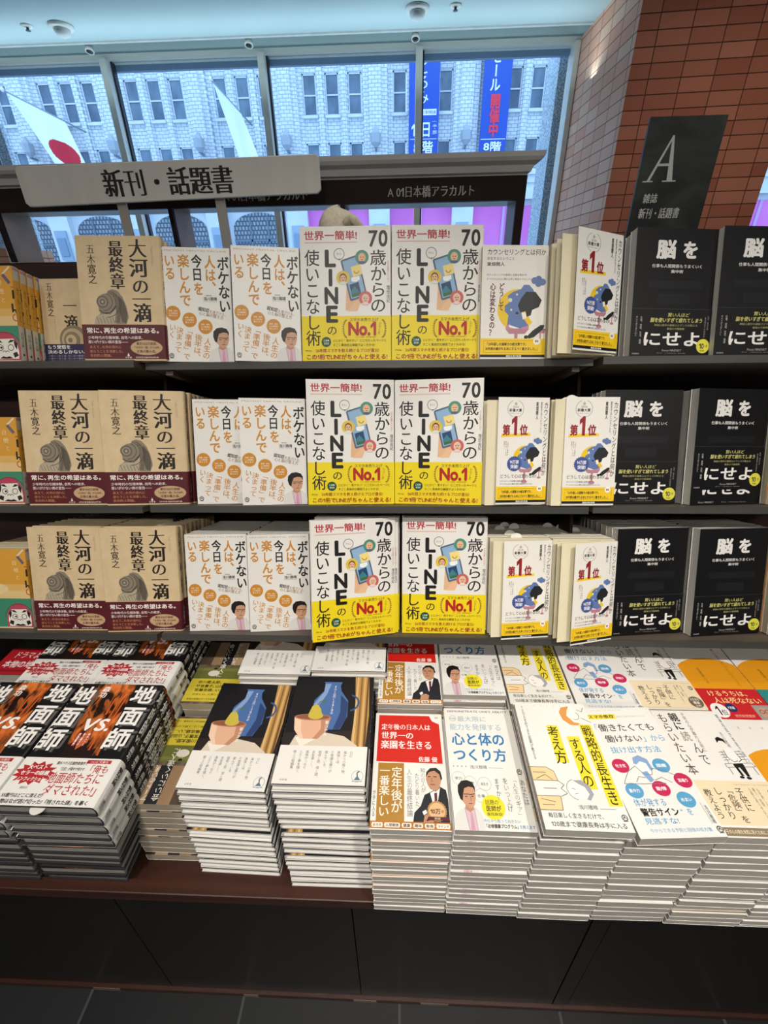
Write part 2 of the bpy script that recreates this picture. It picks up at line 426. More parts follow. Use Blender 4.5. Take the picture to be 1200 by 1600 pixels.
def put(d, M_, label, group, fm=None, noslip=False, lift=None):
    """one more copy of a book: the first is built, later ones are obj.copy() of it and of each of its parts"""
    if id(d) not in PROTO:
        root = bpy.data.objects.new(d.kind, None); root.empty_display_size = .01
        kids = [bpy.data.objects.new(n, me) for n, me in d.parts]
        PROTO[id(d)] = (root, kids)
        root0, kids0 = root, kids
    else:
        r0, k0 = PROTO[id(d)]; root0 = r0.copy(); kids0 = [k.copy() for k in k0]
    C.objects.link(root0); root0.matrix_world = M_
    tagit(root0, label, 'book', group)
    for k in kids0:
        if k.name.startswith('sales_slip'):
            if noslip or random.random() > .3: continue
            k.location = (random.uniform(-.012, .03), 0, 0)
        C.objects.link(k); k.parent = root0
        if lift and k.name.startswith('paper_band'): k.location = (0, -.0002, lift)
    if d.swing:
        f = part('front_cover', d.front_me, root0)
        loc = fm if fm is not None else Matrix.Translation((d.W-d.fw-.001, 0, 0))
        f.matrix_local = loc
        # two loose sheaves of pages fanned between the block and the swung-out front cover
        a = max(.07, math.atan2(loc[1][0], loc[0][0]))
        for t, yy in ((.30, -.0052), (.62, -.0100)):
            g = part('loose_pages', d.loose_me, root0)
            ang = a*t
            g.matrix_local = Matrix.Translation((d.W-.001, yy, 0)) @ Matrix.Rotation(ang, 4, 'Z') @ Matrix.Translation((-(d.W-.003), 0, 0))
    return root0
ORD = ['first', 'second', 'third', 'fourth', 'fifth', 'sixth', 'seventh', 'eighth', 'ninth', 'tenth', 'eleventh', 'twelfth', 'thirteenth', 'fourteenth', 'fifteenth', 'sixteenth', 'seventeenth', 'eighteenth', 'nineteenth', 'twentieth']

# ---------- little pictures used on several covers
K = '1b1a1a'
def doctor(p, x0, y0, x1, y1):
    """half-length picture of a man in a white coat and glasses"""
    X = lambda t: x0+(x1-x0)*t/100
    Y = lambda t: y0+(y1-y0)*t/100
    P = lambda L: [(X(a), Y(b)) for a, b in L]
    p.p(P([(0, 100), (2, 78), (12, 66), (38, 56), (70, 54), (92, 66), (100, 80), (100, 100)]), 'd5d3cf')
    p.p(P([(42, 100), (40, 62), (55, 58), (72, 62), (76, 100)]), 'd9b7c4')
    p.p(P([(52, 100), (56, 66), (62, 66), (66, 100)]), 'c99aac')
    p.p(P([(0, 100), (2, 78), (12, 66), (36, 57), (46, 100)]), 'dcdad6'); p.p(P([(76, 100), (70, 58), (92, 66), (100, 80), (100, 100)]), 'dcdad6')
    p.l(P([(38, 58), (48, 100)]), .8, 'a9a6a2'); p.l(P([(71, 58), (75, 100)]), .8, 'a9a6a2')
    p.p(P([(40, 60), (42, 50), (68, 50), (70, 60), (56, 66)]), 'b98a6c')
    p.p(P([(26, 30), (30, 12), (48, 4), (68, 6), (80, 16), (82, 34), (76, 50), (66, 58), (54, 58), (40, 50), (30, 42)]), 'c99a7c')
    p.p(P([(20, 26), (22, 12), (36, 2), (56, 0), (74, 4), (82, 14), (82, 26), (76, 16), (60, 14), (44, 18), (38, 30), (34, 44), (26, 40)]), '1d1715')
    p.l(P([(40, 30), (58, 30), (62, 31), (80, 29)]), 1.0, '3a2c28'); p.l(P([(44, 35), (52, 35)]), 1.0, '2a1d1a'); p.l(P([(66, 35), (74, 34)]), 1.0, '2a1d1a')
    p.l(P([(62, 34), (65, 42), (60, 43)]), .8, '9a6c54'); p.l(P([(54, 49), (66, 49)]), 1.1, '8b4a44')
def suited(p, x0, y0, x1, y1):
    X = lambda t: x0+(x1-x0)*t/100
    Y = lambda t: y0+(y1-y0)*t/100
    P = lambda L: [(X(a), Y(b)) for a, b in L]
    p.p(P([(0, 100), (4, 84), (22, 72), (34, 52), (52, 46), (80, 36), (96, 42), (100, 60), (100, 100)]), '20222a')
    p.p(P([(50, 48), (62, 44), (80, 37), (72, 60), (60, 78)]), 'e9e8e6'); p.p(P([(62, 48), (70, 47), (69, 66), (62, 76)]), '5d1c24')
    p.p(P([(46, 34), (66, 46), (80, 38), (80, 24), (50, 28)]), 'a97b5e')
    p.p(P([(40, 22), (42, 10), (54, 2), (70, 1), (82, 8), (86, 20), (82, 30), (74, 40), (62, 44), (50, 40), (44, 32)]), 'c0906f')
    p.p(P([(40, 18), (42, 8), (54, 0), (72, -1), (84, 6), (88, 20), (84, 24), (80, 12), (66, 5), (50, 8)]), '2b2422')
    p.l(P([(46, 17), (54, 17)]), 1.2, '33251f'); p.l(P([(62, 17), (72, 17)]), 1.2, '33251f'); p.l(P([(57, 19), (55, 26), (61, 26)]), .8, '8d6248'); p.l(P([(52, 32), (66, 32)]), 1.3, '7e4d40')
    p.p(P([(28, 100), (32, 88), (48, 84), (60, 88), (56, 100)]), 'b98c70'); p.p(P([(26, 82), (36, 78), (40, 84), (30, 88)]), 'e9e8e6')
def shell(p, a, b, c, d):
    X = lambda t: a+(c-a)*t/100
    Y = lambda t: b+(d-b)*t/100
    P = lambda L: [(X(x), Y(y)) for x, y in L]
    p.p(P([(0, 100), (4, 82), (20, 70), (16, 55), (14, 38), (18, 22), (30, 14), (42, 12), (46, 4), (58, 0), (72, 4), (86, 22), (95, 48), (100, 80), (92, 100)]), '8a8070')
    p.p(P([(0, 100), (4, 82), (20, 72), (48, 72), (64, 56), (68, 70), (62, 100)]), 'b3a78f')
    p.p(P([(76, 20), (90, 38), (97, 70), (92, 98), (80, 94), (74, 60)]), '5f574b')
    for r_, c_ in ((17, '6d6456'), (12, '9b9080'), (8, '665d50'), (4, 'a89d8a')):
        p.e(X(28), Y(36), r_*(c-a)/100*1.0, c_)
    for (x, y, q) in ((40, 36, 30), (44, 38, 38), (48, 42, 46)): p.o(X(x-8), Y(y), q*(c-a)/100*.8, .5, '4d463c', -70, 95, 16)
    for i in range(5): p.l(P([(60+i*5, 8+i*4), (66+i*4, 36), (66+i*3, 62), (60+i*3, 96)]), .45, '4d463c')
    p.l(P([(16, 60), (30, 68), (48, 68), (62, 52), (66, 46)]), 1.0, '3f382f')
    for i in range(6): p.l(P([(8+i*9, 78+i % 2*4), (14+i*9, 98)]), .4, '6a6152')
def mark(p, cx, cy, r):
    p.o(cx, cy, r, .7, '555555'); p.l([(cx-r*.5, cy+.6), (cx, cy-1), (cx+r*.5, cy+.6)], .7, '555555'); p.l([(cx-r*.9, cy+2.2), (cx+r*.9, cy+2.2)], .5, '555555')

# ---------- the designs
def f_shell(p):
    p.v('大河', 61.5, 2.0, 84, 32.5, '241c18', 'w'); p.v('の', 63, 33, 84, 46, '241c18', 'w'); p.v('一', 62, 42.5, 85.5, 57, '241c18', 'w'); p.v('滴', 62.5, 53, 85.5, 68.5, '241c18', 'w'); p.v('最終章', 38, 3.6, 55.5, 42, '241c18', 'w'); p.v('五木寛之', 12, 6.5, 22.5, 38, '241c18', 'm')
    p.h('Taiga no Itteki', 79, 14.5, 101, 16.4, 'a88c66', 'l', rot=90); shell(p, 15, 42, 57, 70)
def b_shell(p):
    W_ = 'f1ece4'; O_ = 'c98a5c'
    p.h('常に、再生の希望はある。', 5, 73, 94, 77.6, W_, 'b'); p.h('少年時代の引揚体験、自死への欲求、', 6, 79.8, 73, 82.4, W_); p.h('思いがけない病の宣告――', 6, 83.3, 54, 86, W_)
    p.h('あえて、大河の流れに', 7, 87.6, 46, 90.1, O_); p.h('逆らうことを決意した。', 7, 91.2, 48, 93.6, O_); p.h('告白的人間論。', 7, 94.6, 34, 97, O_)
    p.e(76, 89.3, 19.5, 'b89b74', 9.0); p.e(76, 89.3, 18.8, 'c2a57e', 8.4)
    p.h('累計320万部超', 64, 84.9, 88, 87.1, '5a1c22', 'b'); p.h('『大河の一滴』から30年、', 60, 88.1, 93, 90.2, '5a1c22', 'b'); p.h('圧巻の集大成。', 64, 91.2, 88, 93.6, '5a1c22', 'b')
    p.p([(52, 96.3), (53.5, 93.5), (55, 96.3)], W_); p.h('幻冬舎', 49.5, 96.6, 57.5, 98.1, W_); p.h('幻冬舎文庫 定価(本体1600円+税)', 62, 96.6, 90, 98, W_)
SHELL = design(.134, .192, .0155, CREAM, f_shell, (CREAM, lambda p: p.v('大河の一滴', 22, 4, 78, 42, '241c18', 'm') or p.v('最終章', 25, 48, 72, 64, '241c18', 'm')), hard=True, band=(70.5, 98.6), bandfront=b_shell, bandspine=lambda p: p.v('五木寛之', 30, 76, 70, 94, 'e8ddcc', 'm'), bandcol='561b23', page=PAGEC, edge='d9c7a4', kind='hardcover_book')
def f_small(p):
    p.v('一滴', 36, 20, 60, 60, '241c18', 'w'); p.v('大河の', 66, 6, 92, 62, '241c18', 'w'); p.v('五木寛之', 10, 4, 21, 42, '241c18', 'm'); p.h('Taiga no Itteki', 2, 54, 40, 56, 'a88c66', 'l', rot=90)
    for k, q in enumerate((24, 19, 14, 9, 4)): p.e(50-k*1.5, 69, q, ('8a7a60', 'c2ae88', '8f7f64', 'cdb892', '8a7a60')[k])
def b_small(p):
    p.h('もう覚悟を', 4, 74.5, 44, 79, 'f1ece4', 'b'); p.h('決めるしかない。', 4, 80, 70, 84.5, 'f1ece4', 'b')
    for k in range(3): p.h('人間の一生とは、苦しみの連続である。', 4, 86+k*2.9, 80, 88+k*2.9, 'b8b4c8', 'l')
    p.r(0, 95, 100, 100, '6a603c'); p.h('混迷を生き抜く究極の人間論', 4, 95.6, 70, 98.8, 'f0e6b0', 'b')
SMALL = design(.105, .148, .012, CREAM, f_small, (CREAM, None), band=(73.5, 99.5), bandfront=b_small, bandcol='2a2b52', page=PAGEC, kind='pocket_paperback')
OC = 'c98a2e'
def f_boke(p):
    p.h('PREVENT MENTAL DECLINE', 4, 2.2, 95, 3.6, 'b9a98c', 'r')
    p.v('いる', 3, 6, 19, 28, OC, 'b'); p.v('楽しんで', 22.5, 6, 40, 51, OC, 'b'); p.v('今日', 42.5, 6, 58.5, 28.5, K, 'b'); p.v('を', 44, 29.5, 59.5, 41, OC, 'b')
    p.v('人は、', 61.5, 6.5, 78, 40, OC, 'b'); p.v('ボケない', 80, 7, 98, 56, K, 'b')
    p.h('精神科医', 62, 40.5, 70, 41.8, '555555'); p.h('浅川雅晴', 58, 42.4, 78, 45.6, '333333', 'b'); p.r(58, 46.4, 78, 46.6, '777777')
    p.h('認知症', 49.5, 51.6, 66, 55.2, '333333', 'b', rot=11); p.h('を遠ざける、', 65.5, 54.8, 91, 58, 'a5824e', 'r', rot=11); p.h('心と脳の整え方', 50, 56.8, 87, 60.2, '8f7a5a', 'r', rot=11)
    for x, y in ((12.3, 57), (35.8, 62.7), (58.8, 68.6)):
        p.e(x, y, 10.6, OC)
        for k, tx in enumerate(('習慣・病気', '心の整理術', '教えます')): p.h(tx, x-6.5, y-2.8+k*2.1, x+6.5, y-1.3+k*2.1, 'f4ead6')
    p.v('いく', 4.5, 66, 14.5, 79, OC, 'r', rot=8); p.v('決まって', 13, 69, 24, 92, OC, 'r', rot=9); p.v('「準備」で', 26, 69.5, 37, 98, OC, 'r', rot=9); p.v('後半は、', 40, 75, 51.5, 98.5, OC, 'r', rot=9); p.v('人生の', 54, 78.5, 65, 97.5, OC, 'r', rot=9)
    doctor(p, 62, 69, 100, 100); mark(p, 6.5, 94.5, 3)
BOKE = design(.109, .179, .0105, WHITE, f_boke, (WHITE, lambda p: p.r(0, 0, 100, 6, 'a8322e') or p.v('ボケない人は、今日を楽しんでいる', 20, 9, 80, 75, K, 'b')))
LY = 'ecd51f'; LR = '9d2422'
def f_line(p):
    p.r(0, 65.5, 100, 100, LY)
    p.h('世界一簡単!', 4.5, 3.2, 63, 9.8, 'b0303a', 'b'); p.r(5, 11.2, 63, 12, 'd8b3aa'); p.h('70', 75, 3.5, 96.5, 14.8, K, 'b')
    p.v('使いこなし術', 4.5, 16.5, 21.5, 88, K, 'r'); p.v('歳からの', 76.5, 17, 95, 63.5, K, 'r')
    for i, ch in enumerate('LINE'):
        y = (17.2, 31.2, 44.5, 58.2)[i]; a, b = ((27, 39.5), (31, 35.2), (26, 41.5), (27.5, 41))[i]
        p.h(ch, a, y, b, y+11.8, K, 'x')
    p.v('の', 28, 72.5, 40, 80, K, 'r')
    p.v('増田由紀', 94.8, 43, 98.6, 56, '444444'); p.v('スマホ活用アドバイザー', 95.4, 25, 97.8, 41, 'b8685a')
    p.o(43, 20, 5.6, .5, '777777'); p.h('ライン', 39.8, 19, 46.2, 21, '555555'); p.p([(42, 23.4), (44.5, 23.4), (43.4, 25)], '777777')
    p.p([(50, 54), (51, 40), (54, 38), (66, 56), (63, 61.5), (49.5, 61.5)], 'e2b68e'); p.p([(60, 55), (72, 51), (64, 58), (63, 62), (52, 62)], 'e8bf98')
    p.p([(44.5, 25.5), (45.5, 24.4), (63, 20.6), (64, 21.2), (73.5, 50), (73, 51), (56, 54.6), (54.6, 54)], '51657e'); p.p([(46.5, 25.6), (62.5, 22), (71.8, 49.8), (56.2, 53)], '8fb4d6')
    p.p([(55.5, 29.5), (66, 27.4), (68.3, 34.6), (58, 36.8)], 'f0dc86'); p.o(61.8, 32.3, 2.6, .6, '9c6a3c', 0, 180); p.p([(54, 42.5), (64, 40.4), (67.2, 50), (57, 52)], '24466e'); p.p([(55, 48), (59.5, 43.5), (65, 47.6), (66.6, 50), (57, 52)], '3f7f8e'); p.p([(56.2, 49.8), (66, 47.8), (66.8, 50), (57, 52)], '3f6a3e')
    p.e(60, 38.6, 4, 'f4f4f0', 2.6); p.p([(56, 37.3), (65, 36), (65.5, 39), (57, 40.4)], 'f4f4f0')
    for cx, cy, c_, hr in ((68, 22.5, '4a8f7c', 'd9b38a'), (47, 37.3, 'dfc04a', '5a4234'), (71.6, 52.5, 'c9635e', 'd8d0c8')):
        p.e(cx, cy, 7.4, c_); p.e(cx, cy+.2, 4.1, hr, 4.8); p.e(cx, cy+.7, 3.3, 'e6b892', 3.9); p.p([(cx-4.6, cy+4.2), (cx-2, cy+2.9), (cx+2, cy+2.9), (cx+4.6, cy+4.2), (cx, cy+5.1)], ('d8e6dc', '4e5f86', 'e8d4d0')[(cx > 60)+(cx > 70)]); p.l([(cx-2, cy), (cx-.6, cy)], .5, K); p.l([(cx+.6, cy), (cx+2, cy)], .5, K); p.l([(cx-1.2, cy+1.8), (cx+1.2, cy+1.8)], .5, '9a4a40')
    p.h('スマホ本売り上げ', 53.5, 67, 86, 69.8, '5b3c18'); p.h('No.1', 52, 70.4, 83.5, 80, 'b0221f', 'x'); p.v('シリーズ', 85.4, 70, 88.8, 79.6, '5b3c18', 'r', rot=8)
    for sg, cx in ((-1, 50.5), (1, 90)):
        A = [(cx+sg*(-.9+4.4*math.cos(R(t))), 75.2+6.6*math.sin(R(t))) for t in range(-80, 81, 16)]
        p.l(A, .5, '96702a')
        for (x, y) in A[::1]: p.e(x+sg*.7, y, 1.0, '96702a', .6)
    p.h('コスト削減・東洋経済調べ', 60, 81, 84, 82, 'a07a20')
    p.e(27.3, 85, 5.4, '16503c'); p.h('この本', 24, 83, 30.6, 84.8, 'f2f2d8', 'b'); p.h('だけ!', 24.6, 85.3, 30.2, 87.1, 'f2f2d8', 'b')
    p.h('とにかく“見やすい”にこだわったページと', 34.5, 83, 95, 85.2, '4f5a20'); p.h('すごく具体的な解説でよくわかる!', 34.5, 86.3, 82, 88.6, '4f5a20')
    p.h('アスコム', 3.5, 91, 11, 92.4, K, 'b'); p.h('26年間スマホを教え続けるプロが直伝!', 15, 90.1, 86.5, 93, LR, 'r'); p.h('この1冊でLINEがちゃんと使える!', 4, 94.4, 96, 98.4, LR, 'b')
LINE = design(.148, .210, .0115, WHITE, f_line, (WHITE, lambda p: p.r(0, 65.5, 100, 100, LY) or p.v('70歳からのLINEの使いこなし術', 20, 6, 80, 62, K, 'b')))
def donut(p, x, y, s):
    """a person asleep over a table, face in a blue cloud, on a yellow disc: s scales it, (x, y) its centre"""
    A = p.W/p.H; X = lambda t: x+t*s
    Y = lambda t: y+t*s*A
    P = lambda L: [(X(a), Y(b)) for a, b in L]
    p.e(X(-3), Y(0), 30*s, 'e8c41c')
    p.p(P([(8, -30), (22, -36), (30, -30), (34, -22), (40, -8), (38, 20), (28, 26), (16, 12)]), 'eceae4')
    p.p(P([(-18, 25), (-16, 8), (-22, 2), (-22, -6), (-16, -10), (-18, -20), (-10, -26), (2, -30), (6, -36), (14, -36), (20, -30), (24, -22), (14, -16), (4, -6), (4, 8), (10, 16), (16, 24), (4, 30)]), '6079ad')
    for a, b, q in ((-14, -14, 3), (-4, -22, 1.6), (-12, 0, 1.6), (-3, 6, 1.6)): p.e(X(a), Y(b), q*s, 'd8dcc0')
    p.p(P([(2, -16), (10, -26), (24, -26), (34, -14), (30, -4), (20, 0), (18, 8), (12, 10), (10, 2), (2, 4), (-2, -6)]), '1f2426'); p.e(X(-3), Y(5), 2.2*s, '1f2426')
    p.p(P([(4, 4), (10, 4), (12, 12), (6, 14)]), 'f0ece4')
    for a, b in ((22, -42), (28, -44), (34, -40), (28, -38)): p.e(X(a), Y(b), 5*s, '6079ad')
    p.p(P([(30, 34), (28, 28), (34, 26), (42, 28), (40, 34)]), 'b57f8e'); p.r(X(33), Y(32), X(35), Y(48), 'b57f8e'); p.e(X(34), Y(48), 5*s, 'b57f8e', 2.6*s*A*p.H/p.W)
    p.p(P([(40, 22), (34, 22), (22, 30), (14, 38), (16, 42), (24, 40), (38, 28)]), '1f2426'); p.e(X(12), Y(40), 3*s, '1f2426')
    p.e(X(-2), Y(26), 18*s, 'c28b98', 7.5*s); p.e(X(-3), Y(23.5), 12*s, 'f0ece8', 3.6*s); p.p(P([(-14, 22), (-4, 12), (10, 18), (14, 23), (2, 27)]), '6079ad'); p.p(P([(-20, 28), (16, 28), (10, 35), (-14, 35)]), 'b57f8e')
    p.r(X(-6), Y(33), X(-1), Y(58), 'b57f8e'); p.e(X(-3.5), Y(58), 7.5*s, 'c28b98', 4.4*s)
MAR = '5a1e24'
def kband(p, v0):
    p.r(0, v0, 100, 96.6-.6, 'edc622'); p.r(0, 96, 100, 98.4, '171717'); p.h('講談社現代新書', 40, 96.5, 64, 98, 'e8e8e4', 'b')
    for a, b, c, d in ((5, v0+2, 95, v0+2.25), (5, 94, 95, 94.25)): p.r(a, b, c, d, '8d6a14')
    for a in (5, 94.6): p.r(a, v0+2, a+.4, 94.25, '8d6a14')
    p.h('「20年越しの謎解きの総決算です。', 8, v0+3.6, 72, v0+6.4, K, 'b'); p.h('30年読み継がれる本にするべく書きました。」', 8, v0+7.8, 91, v0+10.6, K, 'b')
    p.e(87, v0+2.2, 5.6, 'f2eee6'); p.h('著者', 84.2, v0+1.2, 89.8, v0+3.4, MAR, 'b')
def f_plain(p):
    p.h('カウンセリングとは何か', 7, 3.2, 96, 8.6, K, 'r'); p.h('変化するということ', 7, 10.2, 49, 12.8, '333333'); p.h('東畑開人', 7, 14.6, 34, 18, '333333', 'b')
    p.h('カウンセリングの原理と全貌を明かす!', 7, 24.6, 68, 26.6, '444444'); p.h('すべての人の心に関わる死と再生のメカニズム', 7, 28.2, 76, 30.2, '444444')
    donut(p, 58, 56, 1.0); p.v('どうして', 26, 32.5, 34.5, 57, MAR, 'b'); p.v('心は変わるの？', 12.5, 32.5, 21.5, 79.5, MAR, 'b'); kband(p, 81.5)
PLAIN = design(.106, .174, .0125, 'e9e7e0', f_plain, ('e9e7e0', None), page=PAGEC, slip=1, kind='pocket_paperback')
def f_prize(p):
    for sg, cx in ((1, 19), (-1, 49)): p.o(34, 10.5, 15.5, .7, 'a9a69c', *((110, 250) if sg > 0 else (-70, 70)))
    p.p([(34, 3.6), (35.2, 5.2), (37.4, 5.4), (35.8, 6.4), (36.2, 7.6), (34, 6.9), (31.8, 7.6), (32.2, 6.4), (30.6, 5.4), (32.8, 5.2)], 'b0aca0')
    p.h('2026', 28, 7.9, 40, 9.6, '777777'); p.h('新書大賞', 21.5, 10.2, 46, 13.2, K, 'b'); p.h('SHINSHO TAISHO', 23, 14.2, 44, 15, '888888')
    p.p([(8, 33.6), (64, 32.8), (64.5, 35.4), (6.5, 36.6)], 'ecc82c')
    p.h('第', 9.5, 25, 24.5, 34.8, '8e1f25', 'x'); p.p([(27, 20.6), (33.5, 17.2), (37.8, 17.2), (37.8, 34.8), (32, 34.8), (32, 22.6), (27, 25)], '8e1f25'); p.h('位', 43, 25, 59, 34.6, '8e1f25', 'x')
    for k, tx in enumerate(('「自己と世界が', '変わる。」その', '本質へ!')): p.v(tx, 19.5-k*3.4, 40, 22-k*3.4, 40+len(tx)*2, '555555')
    donut(p, 58, 56, .78)
    p.e(34.5, 61.5, 15, '3f5596', teeth=22, td=.1); p.h('14万部', 25.5, 57.8, 43.5, 61.4, 'f0f0ee', 'b'); p.h('突破!', 27, 62.2, 42.5, 66, 'f0f0ee', 'b')
    p.h('どうして心は変わるの?', 7, 71.3, 80, 75, K, 'r'); p.h('カウンセリングの原理と全貌を明かす!', 7, 77, 60, 78.6, '444444'); p.h('すべての人の心に関わる死と再生のメカニズム', 7, 79.8, 72, 81.4, '444444')
    p.v('カウンセリングとは何か', 89, 4, 97.5, 73, K, 'r'); p.v('変化するということ', 82.5, 4, 86.5, 32, '333333'); p.v('東畑開人', 73.5, 4, 78.5, 20, '333333', 'b'); kband(p, 83)
PRIZE = design(.106, .174, .0150, 'e9e7e0', f_prize, ('e9e7e0', None), page=PAGEC, slip=1, kind='pocket_paperback', swing=True, fw=.0865)
BK = '0b0b0e'
def niseyo(p, dy=0):
    p.h('にせよ', 14, 79.5+dy, 89, 91.5+dy, 'eceae6', 'b')
def f_brain(p):
    p.h('脳', 25, 9, 48.5, 23.2, 'eceae6', 'x'); p.h('を', 56, 9.4, 76, 23, 'eceae6', 'x'); p.h('仕事も人間関係もうまくいく', 20.5, 27.4, 82.5, 30.2, 'd8d6d2', 'b'); p.h('集中術', 44, 31.6, 59, 34.2, 'd8d6d2', 'b')
    p.r(18, 40, 84, 46, '17171b'); p.r(30, 50, 70, 58, '17171b'); niseyo(p); p.h('Focus MINDSET', 12, 97, 34, 98.4, 'b0aeaa', 'r', shear=.2); p.h('Don’t hesitate, decide.', 46, 97, 82, 98.2, '96948f', 'r')
def b_brain(p):
    YL = 'cfc978'
    p.r(0, 62, 100, 62.15, '55555a'); p.h('賢い人ほど', 44, 65, 71, 68.2, YL, 'r', shear=.15); p.h('脳を使いすぎて疲れてしまう', 23, 69, 88, 72.6, YL, 'b', shear=.15); p.h('神経心理学の最新エビデンスが教える', 28, 73.9, 82, 75.7, 'a8a468'); p.h('最強の行動戦略', 44, 76.7, 66, 78.4, 'a8a468'); niseyo(p)
    p.v('仕事、家庭、生活、健康', 10.5, 68, 13.2, 90, 'b8b6b0'); p.v('すべてがうまくいく', 5, 68, 7.6, 84, 'b8b6b0'); p.v('なぜ、あなたの', 93.5, 67, 95.6, 78, 'a8a6a0'); p.v('本は売れているのか', 90, 68, 92, 84, 'a8a6a0')
    p.e(90.5, 91, 8.2, 'ddd84c'); p.h('10', 85.8, 89, 92, 93, '3c3a1c', 'b'); p.h('万部', 92.4, 89.8, 96.4, 92, '3c3a1c'); p.h('突破!', 87, 94, 93, 95.4, '3c3a1c')
    p.h('Focus MINDSET', 40, 94, 64, 95.6, 'a8a6a2', 'r', shear=.2); p.h('Don’t hesitate, decide.', 34, 96.3, 70, 97.4, '8a8884')
    p.h('自由国民社', 3, 97, 12, 98.2, 'b0aeaa')
BRAIN = design(.134, .192, .0165, BK, f_brain, (BK, lambda p: p.v('脳をオフにせよ', 25, 8, 75, 60, 'e4e2de', 'b')), band=(62, 99.6), bandfront=b_brain, bandcol=BK, page=noisy('white_page_edges', 'b9b7b1', 'd9d7d0', (4, 1500, 4), .8, 2, .3, .7, .15))
def f_daruma(p):
    p.r(0, 44, 100, 62, 'dfb466'); p.r(0, 52, 100, 62, 'e3c48a'); p.e(40, 50, 22, 'e6cf9c', 10)
    p.l([(96, 1), (84, 8.6)], 2.6, 'e6dcc8'); p.l([(84, 9), (94, 18)], 5, '6e6078')
    for k, ch in enumerate('自他と'): p.h(ch, 73+k*2, 14+k*9, 82+k*2, 20+k*9, 'f0dfb8', 'l')
    p.l([(95, 22), (100, 22)], 2, 'b5642e'); p.l([(98, 25), (98, 34)], 3.2, '2a2620'); p.l([(95, 39), (95, 46)], 3, '2a2620'); p.l([(94, 48), (97, 45), (100, 46.5), (100, 49)], 2.6, '2a2620'); p.o(99, 53.5, 5, 1.6, 'c0532c', 60, 260)
    p.r(0, 62, 100, 98.5, '3f8a6c'); p.e(77, 91, 24, 'b8455a', 33); p.r(0, 98.5, 100, 100, 'e6d7b4'); p.o(77, 87, 26, .8, '3a2226', 185, 355)
    p.p([(58, 80), (64, 76), (90, 75.5), (96, 80), (98, 90), (97, 97), (58, 97.5), (56, 90)], 'ece8dc')
    for sg in (1, -1):
        X = lambda t: 77+sg*t
        p.p([(X(4), 80), (X(9), 76.6), (X(16), 77.4), (X(10), 79.4)], '22201e'); p.p([(X(15), 77), (X(19.5), 80.5), (X(18), 87.5), (X(15), 84), (X(14), 80)], '22201e')
        p.o(X(8.4), 85, 4.4, 1.1, '54524a'); p.p([(X(11), 91), (X(17), 89.5), (X(20), 93.5), (X(13), 96)], '22201e'); p.o(X(2.6), 90, 2.2, 1, '22201e', 180, 360)
    p.e(70, 85, 1.8, '22201e'); p.p([(66, 96.5), (72, 94.2), (77, 95.2), (82, 94.2), (88, 96.5), (77, 97)], '22201e')
DARUMA = design(.105, .150, .0140, 'd9a03c', f_daruma, ('d9a03c', lambda p: p.r(0, 0, 100, 14, 'c7c1b6') or p.r(0, 1, 100, 4, 'b08a9a') or p.r(0, 62, 100, 100, 'cfc9be') or p.v('せんとと', 30, 20, 72, 58, '8a5c1c', 'm') or p.v('自由文庫', 30, 68, 70, 84, '444444') or p.e(50, 92, 14, '333333')), page=PAGEC, edge='e6d7b4')

# ---------- the stacks on the table
def outlined(p, ch, a, b, c, d):
    p.h(ch, a+5, b+1.2, c+5, d+1.2, '5c5a58', 'b', shear=.0); p.h(ch, a, b, c, d, 'f0eeea', 'b')
def f_fire(p):
    p.p([(20, 0), (66, 0), (72, 64), (34, 64), (28, 40)], FIRE)
    for a, b, c, d in ((56, 6, 60, 60), (62, 3, 64, 50), (50, 14, 53, 30)): p.p([(a, b), (a+1.6, b), (c, d), (c-2, d)], 'c65a24')
    p.p([(30, 66), (34, 56), (40, 50), (44, 60), (52, 54), (58, 61), (66, 58), (66, 67), (30, 67)], '231512')
    for k, ch in enumerate('地面師'):
        outlined(p, ch, 68, 1.5+k*20, 95, 19+k*20); outlined(p, ch, -4, 3+k*20, 24, 21+k*20)
    p.h('VS.', 33, 34, 66, 44, 'f3f1ee', 'm', shear=.18); p.h('VS.', 34, 34, 66.6, 44, 'f3f1ee', 'b', shear=.18)
    p.v('森功', 29, 2.5, 38, 14, 'f0eeea', 'b'); p.r(37, 46, 40.4, 57, 'b23a2c'); p.r(42, 46, 45.4, 57, 'b23a2c'); p.r(47, 46, 50.4, 57, 'b23a2c')
    for k, tx in enumerate(('積水ハウス', '史上最大の', '詐欺事件')): p.v(tx, 47.4-k*5, 46.4, 50-k*5, 56.6, 'f2ece6', 'b')
RD = 'b02a30'
def b_fire(p):
    p.e(20, 78, 22, RD, 12, teeth=13, td=.28); p.h('大ベスト', 10, 72, 30, 75.4, 'f4f0ec', 'b'); p.h('セラーの話題', 6, 76.2, 35, 79.6, 'f4f0ec', 'b'); p.h('ノンフィクション', 6, 80.6, 35, 83.8, 'f4f0ec', 'b'); p.h('講談社', 16, 87.4, 24, 89, '555555')
    p.r(66, 67.8, 91, 70.4, RD); p.h('ついに文庫化', 69, 68.2, 88, 70, 'f4e0dc'); p.h('積水ハウス巨額詐欺事件で', 36, 69.2, 68, 71.6, '222222', 'b'); p.h('「主犯」が獄中で明かす', 42, 73.4, 68, 75.8, '222222', 'b')
    p.h('「俺も', 69, 71.2, 93, 77.4, RD, 'r'); p.h('地面師たちに', 36, 77, 92, 85, RD, 'r'); p.h('ダマされた!」', 40, 85.4, 98, 93, RD, 'r')
    p.h('55億円はどこに消えた?', 4, 92, 44, 94.8, '1c1c1c', 'b'); p.h('大物はなぜ逃げ切った?『残された謎』を暴く', 2, 95.8, 92, 98.8, '1c1c1c', 'b')
